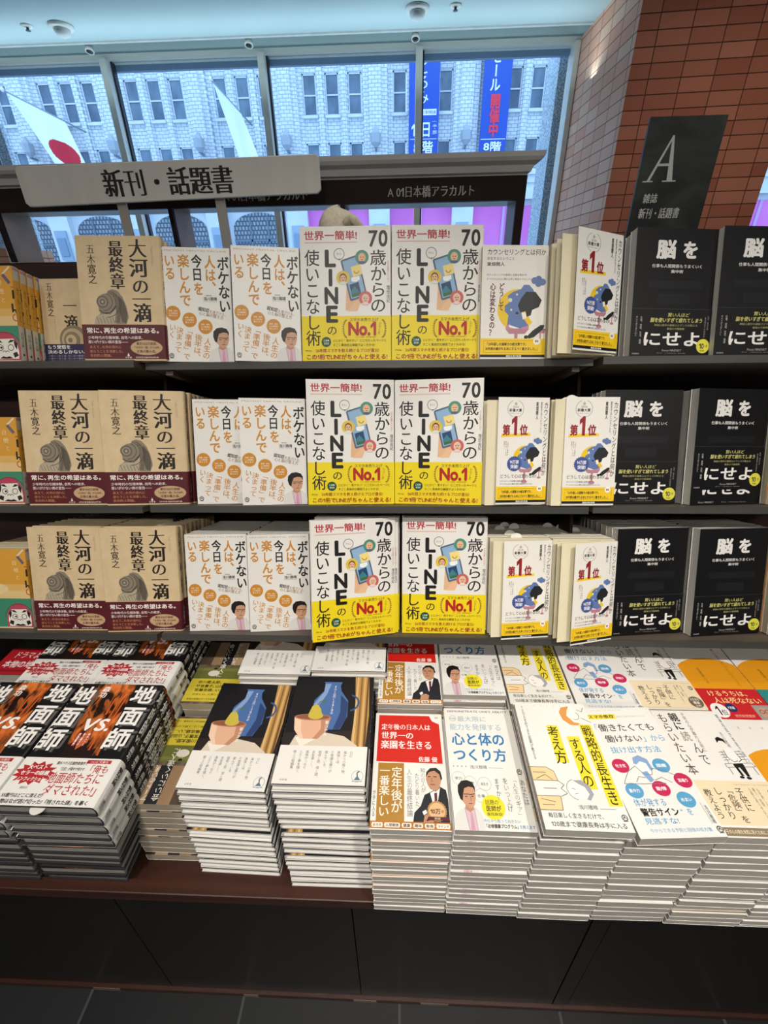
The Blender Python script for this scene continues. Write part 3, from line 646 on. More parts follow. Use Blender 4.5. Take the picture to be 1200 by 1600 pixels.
def s_fire(p): p.v('地面師', 14, 4, 86, 44, 'e6e4e0', 'b'); p.h('VS.', 16, 45.5, 84, 50, 'e6e4e0', 'b'); p.v('森功', 24, 53, 76, 63, 'e6e4e0', 'b'); p.r(10, 1, 90, 3, '8a2f24')
FIREB = design(.138, .190, .0215, '131214', f_fire, ('131214', s_fire), hard=True, band=(66.5, 100), bandfront=b_fire, bandspine=lambda p: p.v('緊急文庫', 24, 70, 76, 82, '333333', 'x') or p.v('講談社', 32, 92, 68, 98, '555555'), bandcol=WHITE, edge='2e2d30', slip=2, kind='hardcover_book', page=noisy('grey_page_edges', '75736e', 'a8a6a0', (4, 1500, 4), .8, 2, .3, .7))
def f_stone(p):
    p.r(0, 0, 100, 100, STONEP)
    for k, (a, b, c_) in enumerate(((0, 22, '54463a'), (22, 42, 'a08263'), (42, 62, '2e2c30'), (62, 84, 'b59a78'), (84, 100, '3a332e'))): p.r(a, 0, b, 40, c_)
    p.r(0, 44, 100, 64, '6f7338'); p.r(0, 46, 100, 50, '7d8245')
    T_ = 'f0ece2'
    p.v('会いにいく達人に', 42, 3, 54, 60, T_, 'r', rot=0); p.v('アートのいま、', 60, 3, 71, 44, T_, 'r'); p.v('原田マハ', 80, 4, 91, 34, T_, 'r')
    p.e(36, 54, 11, 'e8e2d4', 7); p.e(36, 47.6, 3.6, 'c59a7e'); p.e(36, 46.6, 3.8, '2a2320', 2.4)
def b_stone(p):
    p.h('谷川俊太郎、', 14, 66, 62, 70.5, K, 'b'); p.h('竹宮惠子、山田洋次、', 14, 72, 88, 76.5, K, 'b'); p.h('宮藤忠雄、い…', 14, 78, 70, 82.2, K, 'b'); p.h('芸術とは、人間とは何か。', 14, 85, 82, 88, '5a5220', 'r'); p.h('創造の現場をめぐる対話集、ついに文庫化。', 8, 92, 92, 94.6, '3a3518', 'r')
STONEB = design(.100, .150, .0170, 'b4a894', f_stone, ('b4a894', None), band=(63, 97), bandfront=b_stone, bandcol='d8c540', slip=2, page=noisy('beige_page_edges', '9c9280', 'bdb29c', (4, 1500, 4), .8, 2, .3, .7))
def f_still(p):
    p.r(0, 0, 100, 100, '17161a'); p.p([(0, 58), (100, 54), (100, 72), (0, 72)], '2a2322')
    # a plain still life: hanging ochre cloth, a blue jug, pale peaches on a linen cloth
    p.p([(76, 0), (94, 0), (97, 40), (95, 72), (78, 72), (80, 36)], 'b98f52')
    for a, c_ in ((79, 'd9b678'), (84, '8d6634'), (88, 'd4ae70'), (92, '6f4f2c')): p.p([(a, 0), (a+2, 0), (a+3.4, 72), (a+.6, 72)], c_)
    p.p([(36, 6), (60, 6), (58, 10), (60, 16), (70, 26), (71, 42), (64, 54), (36, 55), (27, 42), (28, 26), (38, 16), (40, 10)], '4a6da6'); p.p([(38, 8), (46, 8), (42, 20), (34, 32), (36, 50), (30, 46), (28, 30), (38, 17)], '86a2cc'); p.p([(60, 20), (70, 28), (70, 44), (63, 54), (56, 54), (62, 38)], '2c4272'); p.o(72, 28, 11, 2.4, '3a5890', -80, 80)
    p.p([(8, 72), (14, 60), (40, 56), (70, 60), (86, 68), (86, 72)], 'd8cbb8'); p.p([(14, 62), (34, 58), (40, 62), (22, 70)], 'efe6d8')
    p.p([(24, 40), (27, 32), (33, 30), (38, 35), (42, 44), (22, 46)], 'c9b64a'); p.l([(33, 31), (36, 27)], 1, '5a4426'); p.p([(36, 27), (43, 25), (40, 29)], '4f7a3c')
    p.p([(8, 43), (52, 43), (49, 55), (40, 63), (20, 63), (11, 55)], 'e0b193'); p.p([(8, 43), (16, 43), (19, 56), (24, 63), (20, 63), (11, 55)], 'efcbb0'); p.p([(40, 43), (52, 43), (49, 55), (40, 63), (34, 63), (42, 54)], 'c08a6c'); p.e(30, 43, 22, 'b87a5c', 4.4); p.e(30, 42.8, 20, '8d5a44', 3.4); p.e(33, 41.5, 9, 'c9b64a', 5)
    p.v('すべて出門くぐるときの', 50, 10, 53.4, 40, 'f2f0ec', 'm'); p.v('朝山かん', 46, 46, 50, 60, 'f2f0ec', 'm')
OB = '4a4a48'
def b_still(p):
    for k, (tx, d) in enumerate((('日に', 0), ('海からの贈り物。', 0), ('真珠とは、', 0), ('不思議な魔力が', 0), ('潜んでいる。', 0), ('祖母と孫、母と娘、', 0), ('女友達――。', 0), ('真珠がつなぐ', 0), ('人生と夢を描く、', 0), ('極上の短編集。', 0))): p.v(tx, 79-k*7, 73, 82.6-k*7, 73+len(tx)*2.5, OB, 'l')
    p.h('幻冬舎', 8, 95.6, 16, 97.2, '777777'); p.p([(86, 95.4), (89.5, 92), (93, 95.4)], '5d7384'); p.l([(84, 96.4), (95, 96.4)], .8, '8aa0ae'); p.l([(89.5, 92.4), (89, 90), (91.5, 88.6)], 1.2, '3a4a58'); p.o(89.5, 92.6, 6, .4, 'a9b6be')
STILL = design(.133, .186, .0131, '17161a', f_still, ('17161a', lambda p: p.v('すべて出門くぐるときの', 30, 5, 70, 55, 'f0f0ec', 'm')), hard=True, band=(69, 99.5), bandfront=b_still, bandcol=WHITE, edge='dddbd6', kind='hardcover_book', page=noisy('ivory_page_edges', 'cfccc3', 'e6e3da', (4, 1500, 4), .8, 2, .3, .7, .1))
def f_red(p):
    p.p([(5, 2), (80, 2), (84, 7.5), (94, 10.5), (95, 48), (4, 47)], 'cf2418')
    p.h('新書', 88, 3, 93, 4.6, '666666'); p.h('定年後の日本人は', 9, 11, 81, 17, 'f4f0ec', 'm'); p.h('世界一の', 9, 19, 56, 26, 'f4f0ec', 'm'); p.h('世界一の', 9.3, 19, 56.3, 26, 'f4f0ec', 'r'); p.h('楽園を生きる', 9, 27.4, 82, 35.4, 'f4f0ec', 'm'); p.h('楽園を生きる', 9.3, 27.4, 82.3, 35.4, 'f4f0ec', 'r'); p.h('佐藤 優', 62, 42, 88, 46.8, 'f4f0ec', 'm')
    p.r(7, 48.2, 42, 94, BRONZE); p.v('定年後が', 25, 51.5, 40, 88, 'f5efe2', 'r'); p.v('一番楽しい', 9, 51, 23.5, 91, 'f5efe2', 'r')
    p.v('が手に入る', 1.5, 71, 5.6, 91, '3a3a3a'); p.v('知の巨人が', 64, 52, 70.5, 72, '6a6a6a', 'l'); p.v('たどり着いた', 56, 56.5, 62, 83, '6a6a6a', 'l'); p.v('人生の最終結論', 45.5, 53, 53, 90.5, '6a6a6a', 'l')
    suited(p, 53, 52, 98, 94.2); p.r(0, 94, 100, 99.2, 'b9772a')
    for a, b, tx in ((2, 16, 'おカネ'), (17.5, 37, '人間関係'), (39, 51, '健康'), (53, 65, '趣味'), (67, 79, '勉強'), (81, 98, 'マインド')):
        p.p([(a, 96.6), (a+.8, 95), (b-.8, 95), (b, 96.6), (b-.8, 98.3), (a+.8, 98.3)], 'f3ece0'); p.h(tx, a+1.6, 95.5, b-1.6, 97.8, '4a3014', 'b')
def f_redseal(p):
    f_red(p); p.e(83, 86, 12.5, 'b98a4e', teeth=24, td=.07); p.e(83, 86, 10, 'dcb887'); p.h('10万', 74.5, 84, 87.5, 88, '5a2a1e', 'b'); p.h('部', 88.2, 85, 91.6, 87.2, '8a4a2e'); p.p([(72, 90), (96, 90), (99, 93.4), (93, 92.6), (75, 92.6), (69, 93.4)], '5c1f26'); p.h('突破', 79, 90.4, 87, 92.2, 'e8d0b0')
PB = dict(edge='f0efec')
REDB = design(.109, .174, .0126, WHITE, f_redseal, (WHITE, None), **PB)
BL1 = '2d79b4'; BL2 = '9db9c9'
def f_mind(p):
    p.h("DEMONSTRATE ONE'S ABILITY", 5, 2, 95, 4, '555555', 'r'); p.o(12, 10.2, 4.5, .4, '9aa8b0'); p.h('決定版', 7, 9.4, 16, 11.2, '8b99a2')
    p.h('最大限に', 18.5, 7.8, 62, 13.2, BL2, 'r'); p.h('能力を発揮する', 6, 15.4, 82, 21.6, BL2, 'r'); p.h('心と体の', 7, 24, 83, 35.4, BL1, 'b'); p.h('つくり方', 7, 38.2, 81, 49, BL1, 'b')
    for k in range(4): p.e(6+k*5.6, 53.6, .8, '666666')
    p.h('浅川雅晴', 28, 52.4, 51, 55.4, '666666', 'r'); p.r(53, 54.2, 72, 54.5, '999999')
    for cx, cy, tx in ((11, 63, '学力'), (25.5, 66.5, '健康'), (44, 67, '長生き'), (37.5, 76, '仕事')): p.o(cx, cy, 8.5, .35, 'b4b4b0'); p.h(tx, cx-5, cy-1, cx+5, cy+1.4, '444444')
    doctor(p, 1, 64.5, 37, 100); p.e(50.5, 84, 14.5, 'eede2c'); p.h('話題の', 41, 78.6, 58, 82.4, '3a3a20', 'r'); p.h('医師が', 41, 82.8, 60, 87, '3a3a20', 'b'); p.h('徹底解説!', 41, 87.6, 61, 90, '3a3a20', 'r')
    p.v('あなたは', 90, 63, 97, 82, '555555', 'l'); p.v('「人生のギア」', 79.5, 61.5, 86.5, 91.5, '555555', 'l'); p.v('をいつ上げ', 68, 62, 75, 87, '555555', 'l'); p.v('ますか？', 57, 62.5, 63.5, 81, '555555', 'l'); mark(p, 93, 57, 3)
    p.h('今だから知っておきたい', 36, 92.2, 81, 94.6, '5d93b4', 'r'); p.h('「必修健康プログラム」', 36, 95.4, 79, 98.2, '333333', 'b'); p.h('を教えます', 78, 95.6, 97, 98.2, '3d83b4', 'r')
MINDB = design(.107, .180, .0126, WHITE, f_mind, (WHITE, None), **PB)
YH = 'eedb3a'; SK = 'f0cf9c'
def f_long(p):
    p.r(36.5, 21.5, 51.5, 53, YH); p.r(59.5, 31, 75.5, 72.5, YH); p.r(81.5, 20, 97.5, 83.6, YH)
    p.v('考え方', 35, 22, 51, 54, K, 'r'); p.v('する人の', 60, 32.5, 74, 71, K, 'r'); p.v('戦略的長生き', 82.5, 20.5, 96, 83, K, 'r')
    for k in range(6): p.e(28+k*9, 3, .5, 'b09a80')
    p.v('10万人を診てきた医師が教える', 7.5, 3, 11.5, 51, '444444', 'r')
    p.p([(61, 9), (66, 4.5), (78, 3.5), (84, 8), (84, 14), (80, 20), (74, 18), (70, 22), (62, 17)], 'f3efe8'); p.p([(60, 9), (65, 4), (76, 3), (72, 7), (69, 12), (76, 18), (84, 19), (80, 21), (70, 20.6), (62, 16)], 'dd9a4e'); p.o(80, 12, 6, .5, '6a5a4c', -60, 120); p.l([(86, 6), (92, 8), (96, 4)], .5, '6a5a4c'); p.l([(88, 14), (100, 18)], .5, '6a5a4c')
    p.p([(0, 57), (20, 57), (28, 60), (30, 67), (0, 67)], SK); p.p([(0, 78), (28, 78), (26, 87.5), (0, 87.5)], SK)
    for a in ([(0, 57), (20, 57), (28, 60), (30, 67), (0, 67)], [(0, 78), (28, 78), (26, 87.5), (0, 87.5)], [(2, 61), (18, 61)], [(4, 66), (16, 62.6), (24, 66.5)], [(10, 72.6), (26, 72.6)], [(4, 80), (20, 82)], [(4, 84), (18, 84)], [(30, 67), (36, 70), (31, 72.5), (37, 76), (29, 78)]): p.l(a, .5, '6b5a48')
    p.p([(36, 70), (46, 66.5), (58, 67), (64, 70), (66, 75), (62, 79), (50, 79.6), (40, 78)], 'f3efe9'); p.p([(48, 66.4), (58, 66), (66, 70), (68, 76), (62, 80.4), (58, 79.6), (63, 76), (60, 71), (54, 69)], 'a2a3aa'); p.o(50, 73, 12, .45, '777777', 100, 260); p.l([(44, 72), (48, 73)], .5, '777777'); p.l([(46, 76), (50, 75.6)], .5, '777777')
    p.h('浅川雅晴', 45, 83.4, 67, 86.4, '555555', 'r'); p.r(69, 85.6, 88, 85.9, '888888'); p.h('毎日楽しく生きるだけで、', 7, 89, 71, 92.4, '222222', 'r'); p.h('120歳まで健康長寿は手に入る', 8, 94.4, 93, 98, '222222', 'r'); mark(p, 93.5, 91, 3)
LONGB = design(.107, .179, .0156, WHITE, f_long, (WHITE, None), **PB)
CY = '5aa0cc'; RP = 'c22b58'
def f_work(p):
    p.h('- WORD OF MOUTH -', 10, 1.6, 60, 2.8, 'c0b8a8', 'l'); p.r(4, 6, 45, 10.4, YH); p.h('スマホ依存', 6, 6.4, 43, 9.9, '222222', 'b'); p.h('依存とは何かを知りたい人へ', 47, 7.6, 88, 9.2, 'b0b0b0')
    p.h('「', 4, 15, 12, 22, CY, 'r'); p.h('働きたくても', 13, 15, 91, 22, K, 'r'); p.h('働けない', 15, 25, 66, 31.5, K, 'r'); p.h('」から', 66, 25.5, 97, 31.5, CY, 'r'); p.h('抜け出す方法', 15, 35, 82, 40.6, CY, 'r')
    for cx, cy, c_, tx in ((18, 50.5, RP, '吐き気'), (70, 51, CY, '頭痛'), (86.5, 62.5, RP, '耳鳴り'), (20, 69, CY, '集中力'), (54, 68, RP, '動悸'), (76.5, 76, CY, 'めまい')):
        p.e(cx, cy, 10.5, c_, 9.2, rot=.2); p.h(tx, cx-6.5, cy-1.4, cx+6.5, cy+1.4, 'f2eeec', 'b')
    p.p([(37, 45), (46, 43), (55, 46), (56, 54), (52, 58), (42, 57), (36, 51)], 'f2efea'); p.p([(36, 49), (38, 44.5), (47, 42.6), (56, 46), (57, 54), (53, 55), (52, 49), (45, 47.4), (39, 50)], '86a6d0'); p.p([(40, 56), (48, 55), (51, 62), (45, 63.5)], '86a6d0')
    for a in ([(36, 51), (24, 55), (14, 62), (12, 64), (36, 64.4), (64, 64.4)], [(56, 53), (70, 55), (84, 60)], [(52, 62), (62, 60), (72, 64)], [(36, 51), (42, 57), (52, 58), (56, 53)], [(28, 63), (34, 59), (42, 60)]): p.l(a, .5, '777777')
    p.h('体が発する', 12, 74.6, 51, 80, CY, 'r'); p.h('“', 11, 81, 14, 83, CY); p.h('警告サイン', 15, 81, 60, 86.4, K, 'b'); p.h('”を', 62, 81.6, 76, 86.4, CY, 'r'); p.h('見逃すな!', 14, 87.4, 54, 91.6, CY, 'r'); p.h('今からできる予防と回復の処方箋', 15, 94, 86, 96.6, '7db0d0', 'r')
    p.v('浅川雅晴', 92, 80, 96, 92, '666666', 'r'); p.l([(90.5, 78), (90.5, 92)], .3, '888888'); mark(p, 95, 95.4, 3)
WORKB = design(.107, .180, .0160, WHITE, f_work, (WHITE, None), **PB)
BR = '6d6250'
def f_parent(p):
    p.v('もらいたい本', 5, 3, 19, 57, '4c463e', 'r'); p.v('親に', 22, 2.5, 36, 19, K, 'b'); p.v('読', 24, 20, 37, 29, '8a7a60', 'r'); p.v('んで', 30, 30, 43, 49, '4c463e', 'r'); p.v('子供の心が離れる前に', 42, 2, 47, 38, BR, 'r')
    p.v('精神科医が本音で語った', 92, 3, 96, 50, '5a5a5a', 'r'); p.v('浅川雅晴', 80, 20, 84, 34, '777777', 'r')
    p.r(0, 61, 100, 92, 'ead9b6'); p.r(0, 93.6, 100, 99, '8c7b5c'); p.h('我が子の心の病を未然に防ぐために、知らなければならない心理', 3, 94.8, 97, 97.6, 'f0e8d6')
    p.h('Tachinaori no Seishin', 52, 63, 97, 64.2, 'b09a70', 'l')
    # a young man on a park bench
    for k in range(4): p.l([(62, 38+k*2.2), (92, 37+k*2.2)], .6, '7a7a78'); 
    p.p([(60, 47.5), (96, 46.5), (98, 49.5), (60, 50.5)], 'e8e4dc'); p.l([(60, 47.5), (96, 46.5), (98, 49.5), (60, 50.5), (60, 47.5)], .6, '7a7a78'); p.l([(62, 50.5), (62, 56)], .7, '7a7a78'); p.l([(94, 50), (95, 56)], .7, '7a7a78'); p.l([(66, 37), (66, 48)], .5, '7a7a78'); p.l([(90, 36), (91, 47)], .5, '7a7a78')
    p.p([(70, 36), (78, 34), (84, 38), (85, 47), (70, 48)], 'f1eee8'); p.l([(70, 36), (69, 42), (74, 46), (80, 45)], .6, '555555'); p.l([(84, 38), (86, 44), (80, 46)], .6, '555555')
    p.e(74, 30.5, 5, 'f1e9df', 5.6); p.p([(68, 30), (69, 26), (74, 24.4), (80, 26.6), (80, 31), (77, 28.4), (72, 28)], '1d1c1c')
    p.p([(70, 47.4), (84, 46.8), (83, 50), (74, 50.6), (75, 57), (71.6, 57)], '1d1c1c'); p.p([(76, 49), (84, 48), (82, 57.4), (78.6, 57.4)], '1d1c1c'); p.e(71, 58, 3, '1d1c1c', 1.8); p.e(79.4, 58.6, 3.2, '1d1c1c', 1.8)
    for k, (tx, c_) in enumerate((('子供に', '4c463e'), ('「危険」を', '4c463e'), ('しっかり', '4c463e'), ('教えよう', '4c463e'))): p.v(tx, 50-k*13.5, 66+(k == 3)*1.5, 60-k*13.5, 66+len(tx)*(5.6 if k != 1 else 4.9), c_, 'r')
    for k, tx in enumerate(('心を許した人が、', '暴力、犯罪、', '自殺に走らせない')): p.v(tx, 78-k*5, 66, 81-k*5, 66+len(tx)*2.6, BR, 'l')
    mark(p, 94, 69, 3)
def f_parentmark(p):
    f_parent(p); p.e(88, 85, 10.5, BR); p.h('たちまち', 81, 80.6, 95, 83.4, 'f0e8d6', 'b'); p.h('重版', 83, 84.2, 93, 87, 'f0e8d6', 'b'); p.h('出来!', 84, 87.6, 92.6, 90, 'f0e8d6', 'r')
PARENTB = design(.105, .180, .0150, WHITE, f_parent, (WHITE, None), **PB)
OG = 'e39a1e'
def f_sun(p):
    p.e(52, 52, 62, OG, 42); 
    for k in range(4): p.h('老', 24+k*17, 7, 27+k*17, 9.4, 'd0806c')
    p.v('老いをたどっていくこと', 78, 14, 84, 62, '7a5a1c', 'm'); p.v('看護師の本', 30, 40, 35, 60, '9a701c', 'm')
SUNB = design(.106, .180, .0130, WHITE, f_sun, (WHITE, None), **PB)
def b_sunred(p):
    p.h('けるうちは、', 18, 68, 82, 74.5, 'f2dd9a', 'r'); p.h('人は死なない', 20, 75.6, 94, 82.4, 'f2dd9a', 'r')
    p.e(19, 90, 13, 'f2eeea'); p.h('1', 13, 85.4, 19, 95, K, 'm'); p.h('位', 20, 89, 29, 95, K, 'm'); p.e(39, 87, 8, '2a2f66'); p.h('7万部', 34, 85.6, 44, 88.6, 'f0eee8', 'b'); p.h('読売新聞書評', 36, 94, 66, 97, 'e8a898', 'r')
    p.r(72, 84, 99, 99.6, 'a09a92'); p.e(85.5, 92.4, 8.4, 'c49a82', 10.4); p.o(81.5, 90.8, 3.2, .9, '4a2c28'); p.o(89.5, 90.8, 3.2, .9, '4a2c28'); p.l([(82, 96.6), (89, 96.6)], .9, '8d4a44')
SUNR = design(.106, .180, .0130, WHITE, f_sun, (WHITE, None), band=(66, 99.8), bandfront=b_sunred, bandcol='c5262c', **PB)
SUNT = design(.106, .180, .0130, WHITE, f_sun, (WHITE, None), band=(66, 99.8), bandfront=lambda p: p.h('老い', 14, 69, 48, 75, 'f2e9a8', 'b') or p.h('介護', 14, 76.4, 48, 83, 'f2e9a8', 'b') or p.e(22, 91, 8, 'd8743a'), bandcol='2f8a86', **PB)
DRAMAB = design(.130, .188, .0165, noisy('dark_green_picture', '0d120b', '3c4326', (14, 14, 10), .4, 5, .35, .75), lambda p: p.v('本物の', 10, 6, 24, 46, '9a9a6a', 'm') or p.l([(30, 52), (70, 50)], 1, '5a7a3a'), ('20241a', None), band=(66, 99.5), bandfront=lambda p: p.h('ドラマより恐ろし', 12, 70, 92, 79, 'f0e2de', 'r') or p.h('本物の地面師たち', 8, 82, 96, 91, 'f0e2de', 'b') or p.r(0, 94, 100, 96, '8a1c24'), bandcol='b3202c', page=PAGE)
TANB = design(.112, .176, .0130, 'd98a3a', None, ('d98a3a', None), page=PAGEC)
HIDDEN = []
load_glyphs()
for d in [v for v in list(globals().values()) if isinstance(v, Design)]: finish(d)

# ------------------------------------------------------------------ the room
def struct(name, mb): return mb.build(name, kind='structure')
struct('floor', MB().box(-4.2, 4.2, -3.2, 3.85, -1.45, -1.4, FLOORM))
struct('ceiling', MB().box(-4.2, 4.2, -3.2, 3.64, 1.25, 1.33, CEILM))
struct('ceiling_pocket', MB().box(-4.2, 4.2, 3.64, 3.95, 1.33, 1.36, CEILM).box(-4.2, 4.2, 3.86, 3.95, 1.262, 1.33, CEILM))
struct('trim_1', MB().box(-4.2, 4.2, 3.625, 3.64, 1.242, 1.25, GREYP).box(-4.2, 4.2, 3.655, 3.668, 1.25, 1.262, STEEL))
struct('wall_back', MB().box(-4.2, 4.2, -3.3, -3.2, -1.4, 1.25, WALLM))
struct('wall_left', MB().box(-4.3, -4.2, -3.2, 3.95, -1.4, 1.25, WALLM))
struct('wall_right', MB().box(4.2, 4.3, -3.2, 3.95, -1.4, 1.25, WALLM))
# brick pillar on the right, low brick wall on the left
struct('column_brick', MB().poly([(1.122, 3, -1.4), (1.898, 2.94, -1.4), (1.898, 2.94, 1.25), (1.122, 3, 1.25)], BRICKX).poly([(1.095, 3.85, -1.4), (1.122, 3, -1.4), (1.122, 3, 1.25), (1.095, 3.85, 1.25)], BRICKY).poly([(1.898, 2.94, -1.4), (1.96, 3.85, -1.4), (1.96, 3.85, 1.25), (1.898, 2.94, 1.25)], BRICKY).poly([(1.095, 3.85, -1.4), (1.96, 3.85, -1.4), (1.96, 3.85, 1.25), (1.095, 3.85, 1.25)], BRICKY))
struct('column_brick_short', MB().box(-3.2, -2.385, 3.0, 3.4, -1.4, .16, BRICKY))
# the window wall: frame, mullions, panes, a blue-grey strip along its head
MX = (-3.93, -2.93, -1.932, -.904, .103, 1.078, 2.0, 3.0)
fr = MB().box(-4.2, 4.2, 3.84, 3.92, 1.232, 1.262, STEEL).box(-4.2, 4.2, 3.83, 3.90, -1.4, -1.3, STEEL)
struct('window_frame', fr)
for i, x in enumerate(MX):
    if x > 1.2 and x < 1.9: continue
    wd = .021 if x < 1 or x > 1.5 else .016
    struct('trim_%d' % (i+2), MB().box(x-wd, x+wd, 3.80, 3.92, -1.3, 1.232, STEEL).box(x+wd, x+wd+.012, 3.86, 3.9, -1.3, 1.232, inks('2b2f38')))
for i in range(len(MX)-1):
    o = struct('window_%d' % (i+1), MB().box(MX[i]+.03, MX[i+1]-.03, 3.868, 3.876, -1.3, 1.232, GLASS))
struct('window_head_strip', MB().box(-4.2, 4.2, 3.90, 3.93, 1.195, 1.236, inks('7f92ac')).box(-4.2, 4.2, 3.895, 3.90, 1.226, 1.232, WHITE))
# speckled granite posts of the building, just outside the glass
struct('column_granite_right', MB().box(1.03, 1.5, 4.0, 4.3, -1.4, 1.6, GRANITE))
struct('column_granite_left', MB().box(-3.3, -2.89, 4.0, 4.04, -1.4, .98, GRANITE))
# ceiling fittings
def dome(x, y, lab):
    t = thing('smoke_detector', lab, 'detector', (x, y, 1.25))
    MB().lathe([(.064, 0), (.066, -.006), (.058, -.014), (.044, -.017)], (x, y, 1.25), WHITE).build('base_ring', t)
    MB().lathe([(.043, -.016), (.042, -.026), (.034, -.040), (.018, -.048), (0, -.05)], (x, y, 1.25), GREYP).build('sensor_dome', t)
dome(-1.931, 3.43, 'round white smoke detector on the ceiling above the left flag'); dome(.076, 3.396, 'round white smoke detector on the ceiling above the narrow sale banner')
def sprinkler(x, y, lab):
    t = thing('sprinkler_head', lab, 'sprinkler', (x, y, 1.25))
    MB().lathe([(.032, 0), (.033, -.003), (.02, -.007), (.012, -.008)], (x, y, 1.25), WHITE, 18).build('cover_plate', t)
    MB().lathe([(.007, -.006), (.007, -.018), (.013, -.020), (.013, -.022), (0, -.023)], (x, y, 1.25), inks('5a5c60'), 12).build('nozzle', t)
sprinkler(-2.118, 3.415, 'small sprinkler head on the ceiling left of a smoke detector'); sprinkler(.281, 3.386, 'small sprinkler head on the ceiling right of a smoke detector')
for x, lab in ((-1.936, 'small grey cylinder spotlight at the top of the mullion nearest the left flag'), (-.939, 'small grey cylinder spotlight at the top of the mullion behind the second flag'), (.074, 'small grey cylinder spotlight at the top of the mullion beside the blue banners')):
    t = thing('cylinder_spotlight', lab, 'spotlight', (x, 3.72, 1.33), 'cylinder spotlights along the window head')
    m = Matrix.Rotation(R(-18), 4, 'X')
    MB().lathe([(.022, 0), (.022, -.098), (.026, -.100), (.026, -.112), (.019, -.112)], (x, 3.72, 1.33), STEEL, 20, M=m).build('housing', t)
    MB().lathe([(.019, -.112), (.017, -.10), (0, -.098)], (x, 3.72, 1.33), inks('15171c'), 20, M=m).build('lens', t)

# ------------------------------------------------------------------ across the street
struct('street', MB().box(-60, 60, 4.4, 40, -1.6, -1.5, noisy('pale_paving', '9a9fa5', 'b1b6bc', (.6, .6, .6), .8, 4)))
bld = thing('department_store', 'pale glazed-brick department store with tall sash windows across the street', 'building', (0, 40, -1.5))
GX = [-6.88+6.19*k for k in range(-6, 7)]; TOPZ = (12.0, 11.86)
cols = [g+1.56*j for g in GX for j in range(3)]
rows_ = [(9.64, 11.86), (6.35, 8.16), (13.6, 15.9)]
wall = MB(); xs = sorted(cols); cuts = [-62]+[v for c in xs for v in (c, c+.953)]+[62]
for i in range(0, len(cuts), 2): wall.box(cuts[i], cuts[i+1], 40, 41, 5.55, 22, FACADE)
for c in xs:
    zz = [5.55]+[v for r_ in sorted(rows_) for v in r_]+[22]
    for i in range(0, len(zz), 2): wall.box(c, c+.953, 40.10, 41, zz[i], zz[i+1], FACADE)
for g in GX:    # broad projecting piers between the window bays
    wall.box(g-2.0, g-.35, 39.72, 40, 5.55, 22, FACADE); wall.box(g-1.6, g-.75, 39.55, 39.72, 5.55, 22, FACADE)
    for j in (0, 1): wall.box(g+.953+1.56*j+.12, g+1.56*(j+1)-.12, 39.86, 40, 5.55, 22, FACADE)
wall.build('wall', bld)
MB().box(-62, 62, 39.5, 40.4, 5.5, 5.95, STONE).box(-62, 62, 39.3, 40.4, 5.95, 6.12, STONE).box(-62, 62, 39.7, 40.4, 4.55, 5.5, STONE).build('string_course', bld)
n_w = 0
for c in xs:
    if c < -32 or c > 17: continue
    for (z0, z1) in rows_[:2]:
        f = MB().box(c+.02, c+.933, 40.16, 40.22, z0, z0+.09, STONE).box(c+.02, c+.933, 40.16, 40.22, z1-.09, z1, STONE).box(c+.02, c+.09, 40.16, 40.22, z0, z1, STONE).box(c+.863, c+.933, 40.16, 40.22, z0, z1, STONE).box(c+.09, c+.863, 40.15, 40.22, (z0+z1)/2-.05, (z0+z1)/2+.03, STONE).box(c-.05, c+1.0, 39.86, 40.2, z0-.16, z0, STONE).build('window', bld)
        MB().box(c+.08, c+.87, 40.23, 40.26, z0+.05, z1-.05, DARKG).build('pane', f)
# ground floor: arched lattice windows, then magenta display windows
gf = MB().box(-62, 62, 40.3, 41, -1.5, 4.6, STONE)
for k in range(-9, 10):
    x = -1.74+6.22*k
    gf.box(x-.78, x+.78, 39.7, 40.3, -1.5, 4.6, STONE)
    gf.box(x-.45, x+.45, 39.5, 39.7, 1.2, 3.2, inks('9fb0c2')).box(x-.3, x+.3, 39.4, 39.5, 1.5, 2.7, inks('8498ae'))
gf.build('ground_floor_front', bld)
for k in range(-5, 5):
    xc = -1.74+6.22*k+3.11
    if k < -1:
        P = [(xc-2.05, 40.29, .2), (xc+2.05, 40.29, .2), (xc+2.05, 40.29, 3.1)]+[(xc+2.05*math.cos(R(a)), 40.29, 3.1+1.05*math.sin(R(a))) for a in range(10, 180, 10)]+[(xc-2.05, 40.29, 3.1)]
        f = MB().prism([(p[0], 40.26, p[2]) for p in P], (0, -.05, 0), LATT).build('arched_window', bld)
        b = MB()
        for a in (-.68, .68): b.box(xc+a-.06, xc+a+.06, 40.12, 40.2, .2, 3.9, inks('6d7d90'))
        b.box(xc-2.05, xc+2.05, 40.12, 40.2, 2.25, 2.4, inks('6d7d90')).build('glazing_bar', f)
    else:
        f = MB().box(xc-2.35, xc+2.35, 40.2, 40.28, -.6, 4.2, MAG).build('display_window', bld)
        MB().box(xc-.1, xc+.1, 40.1, 40.2, -.6, 4.2, inks('c9a0d4')).build('mullion', f)
for k in range(-4, 3):   # wall lanterns on the piers
    x = GX[6]-1.17+6.19*(k-0)
    MB().box(x-.07, x+.07, 38.9, 39.55, 7.5, 7.62, inks('76818e')).lathe([(.12, 0), (.34, .25), (.40, .75), (.30, .8), (.06, 1.15)], (x, 38.95, 7.6), inks('a8b0b8'), 8, smooth=False).build('wall_lantern', bld)
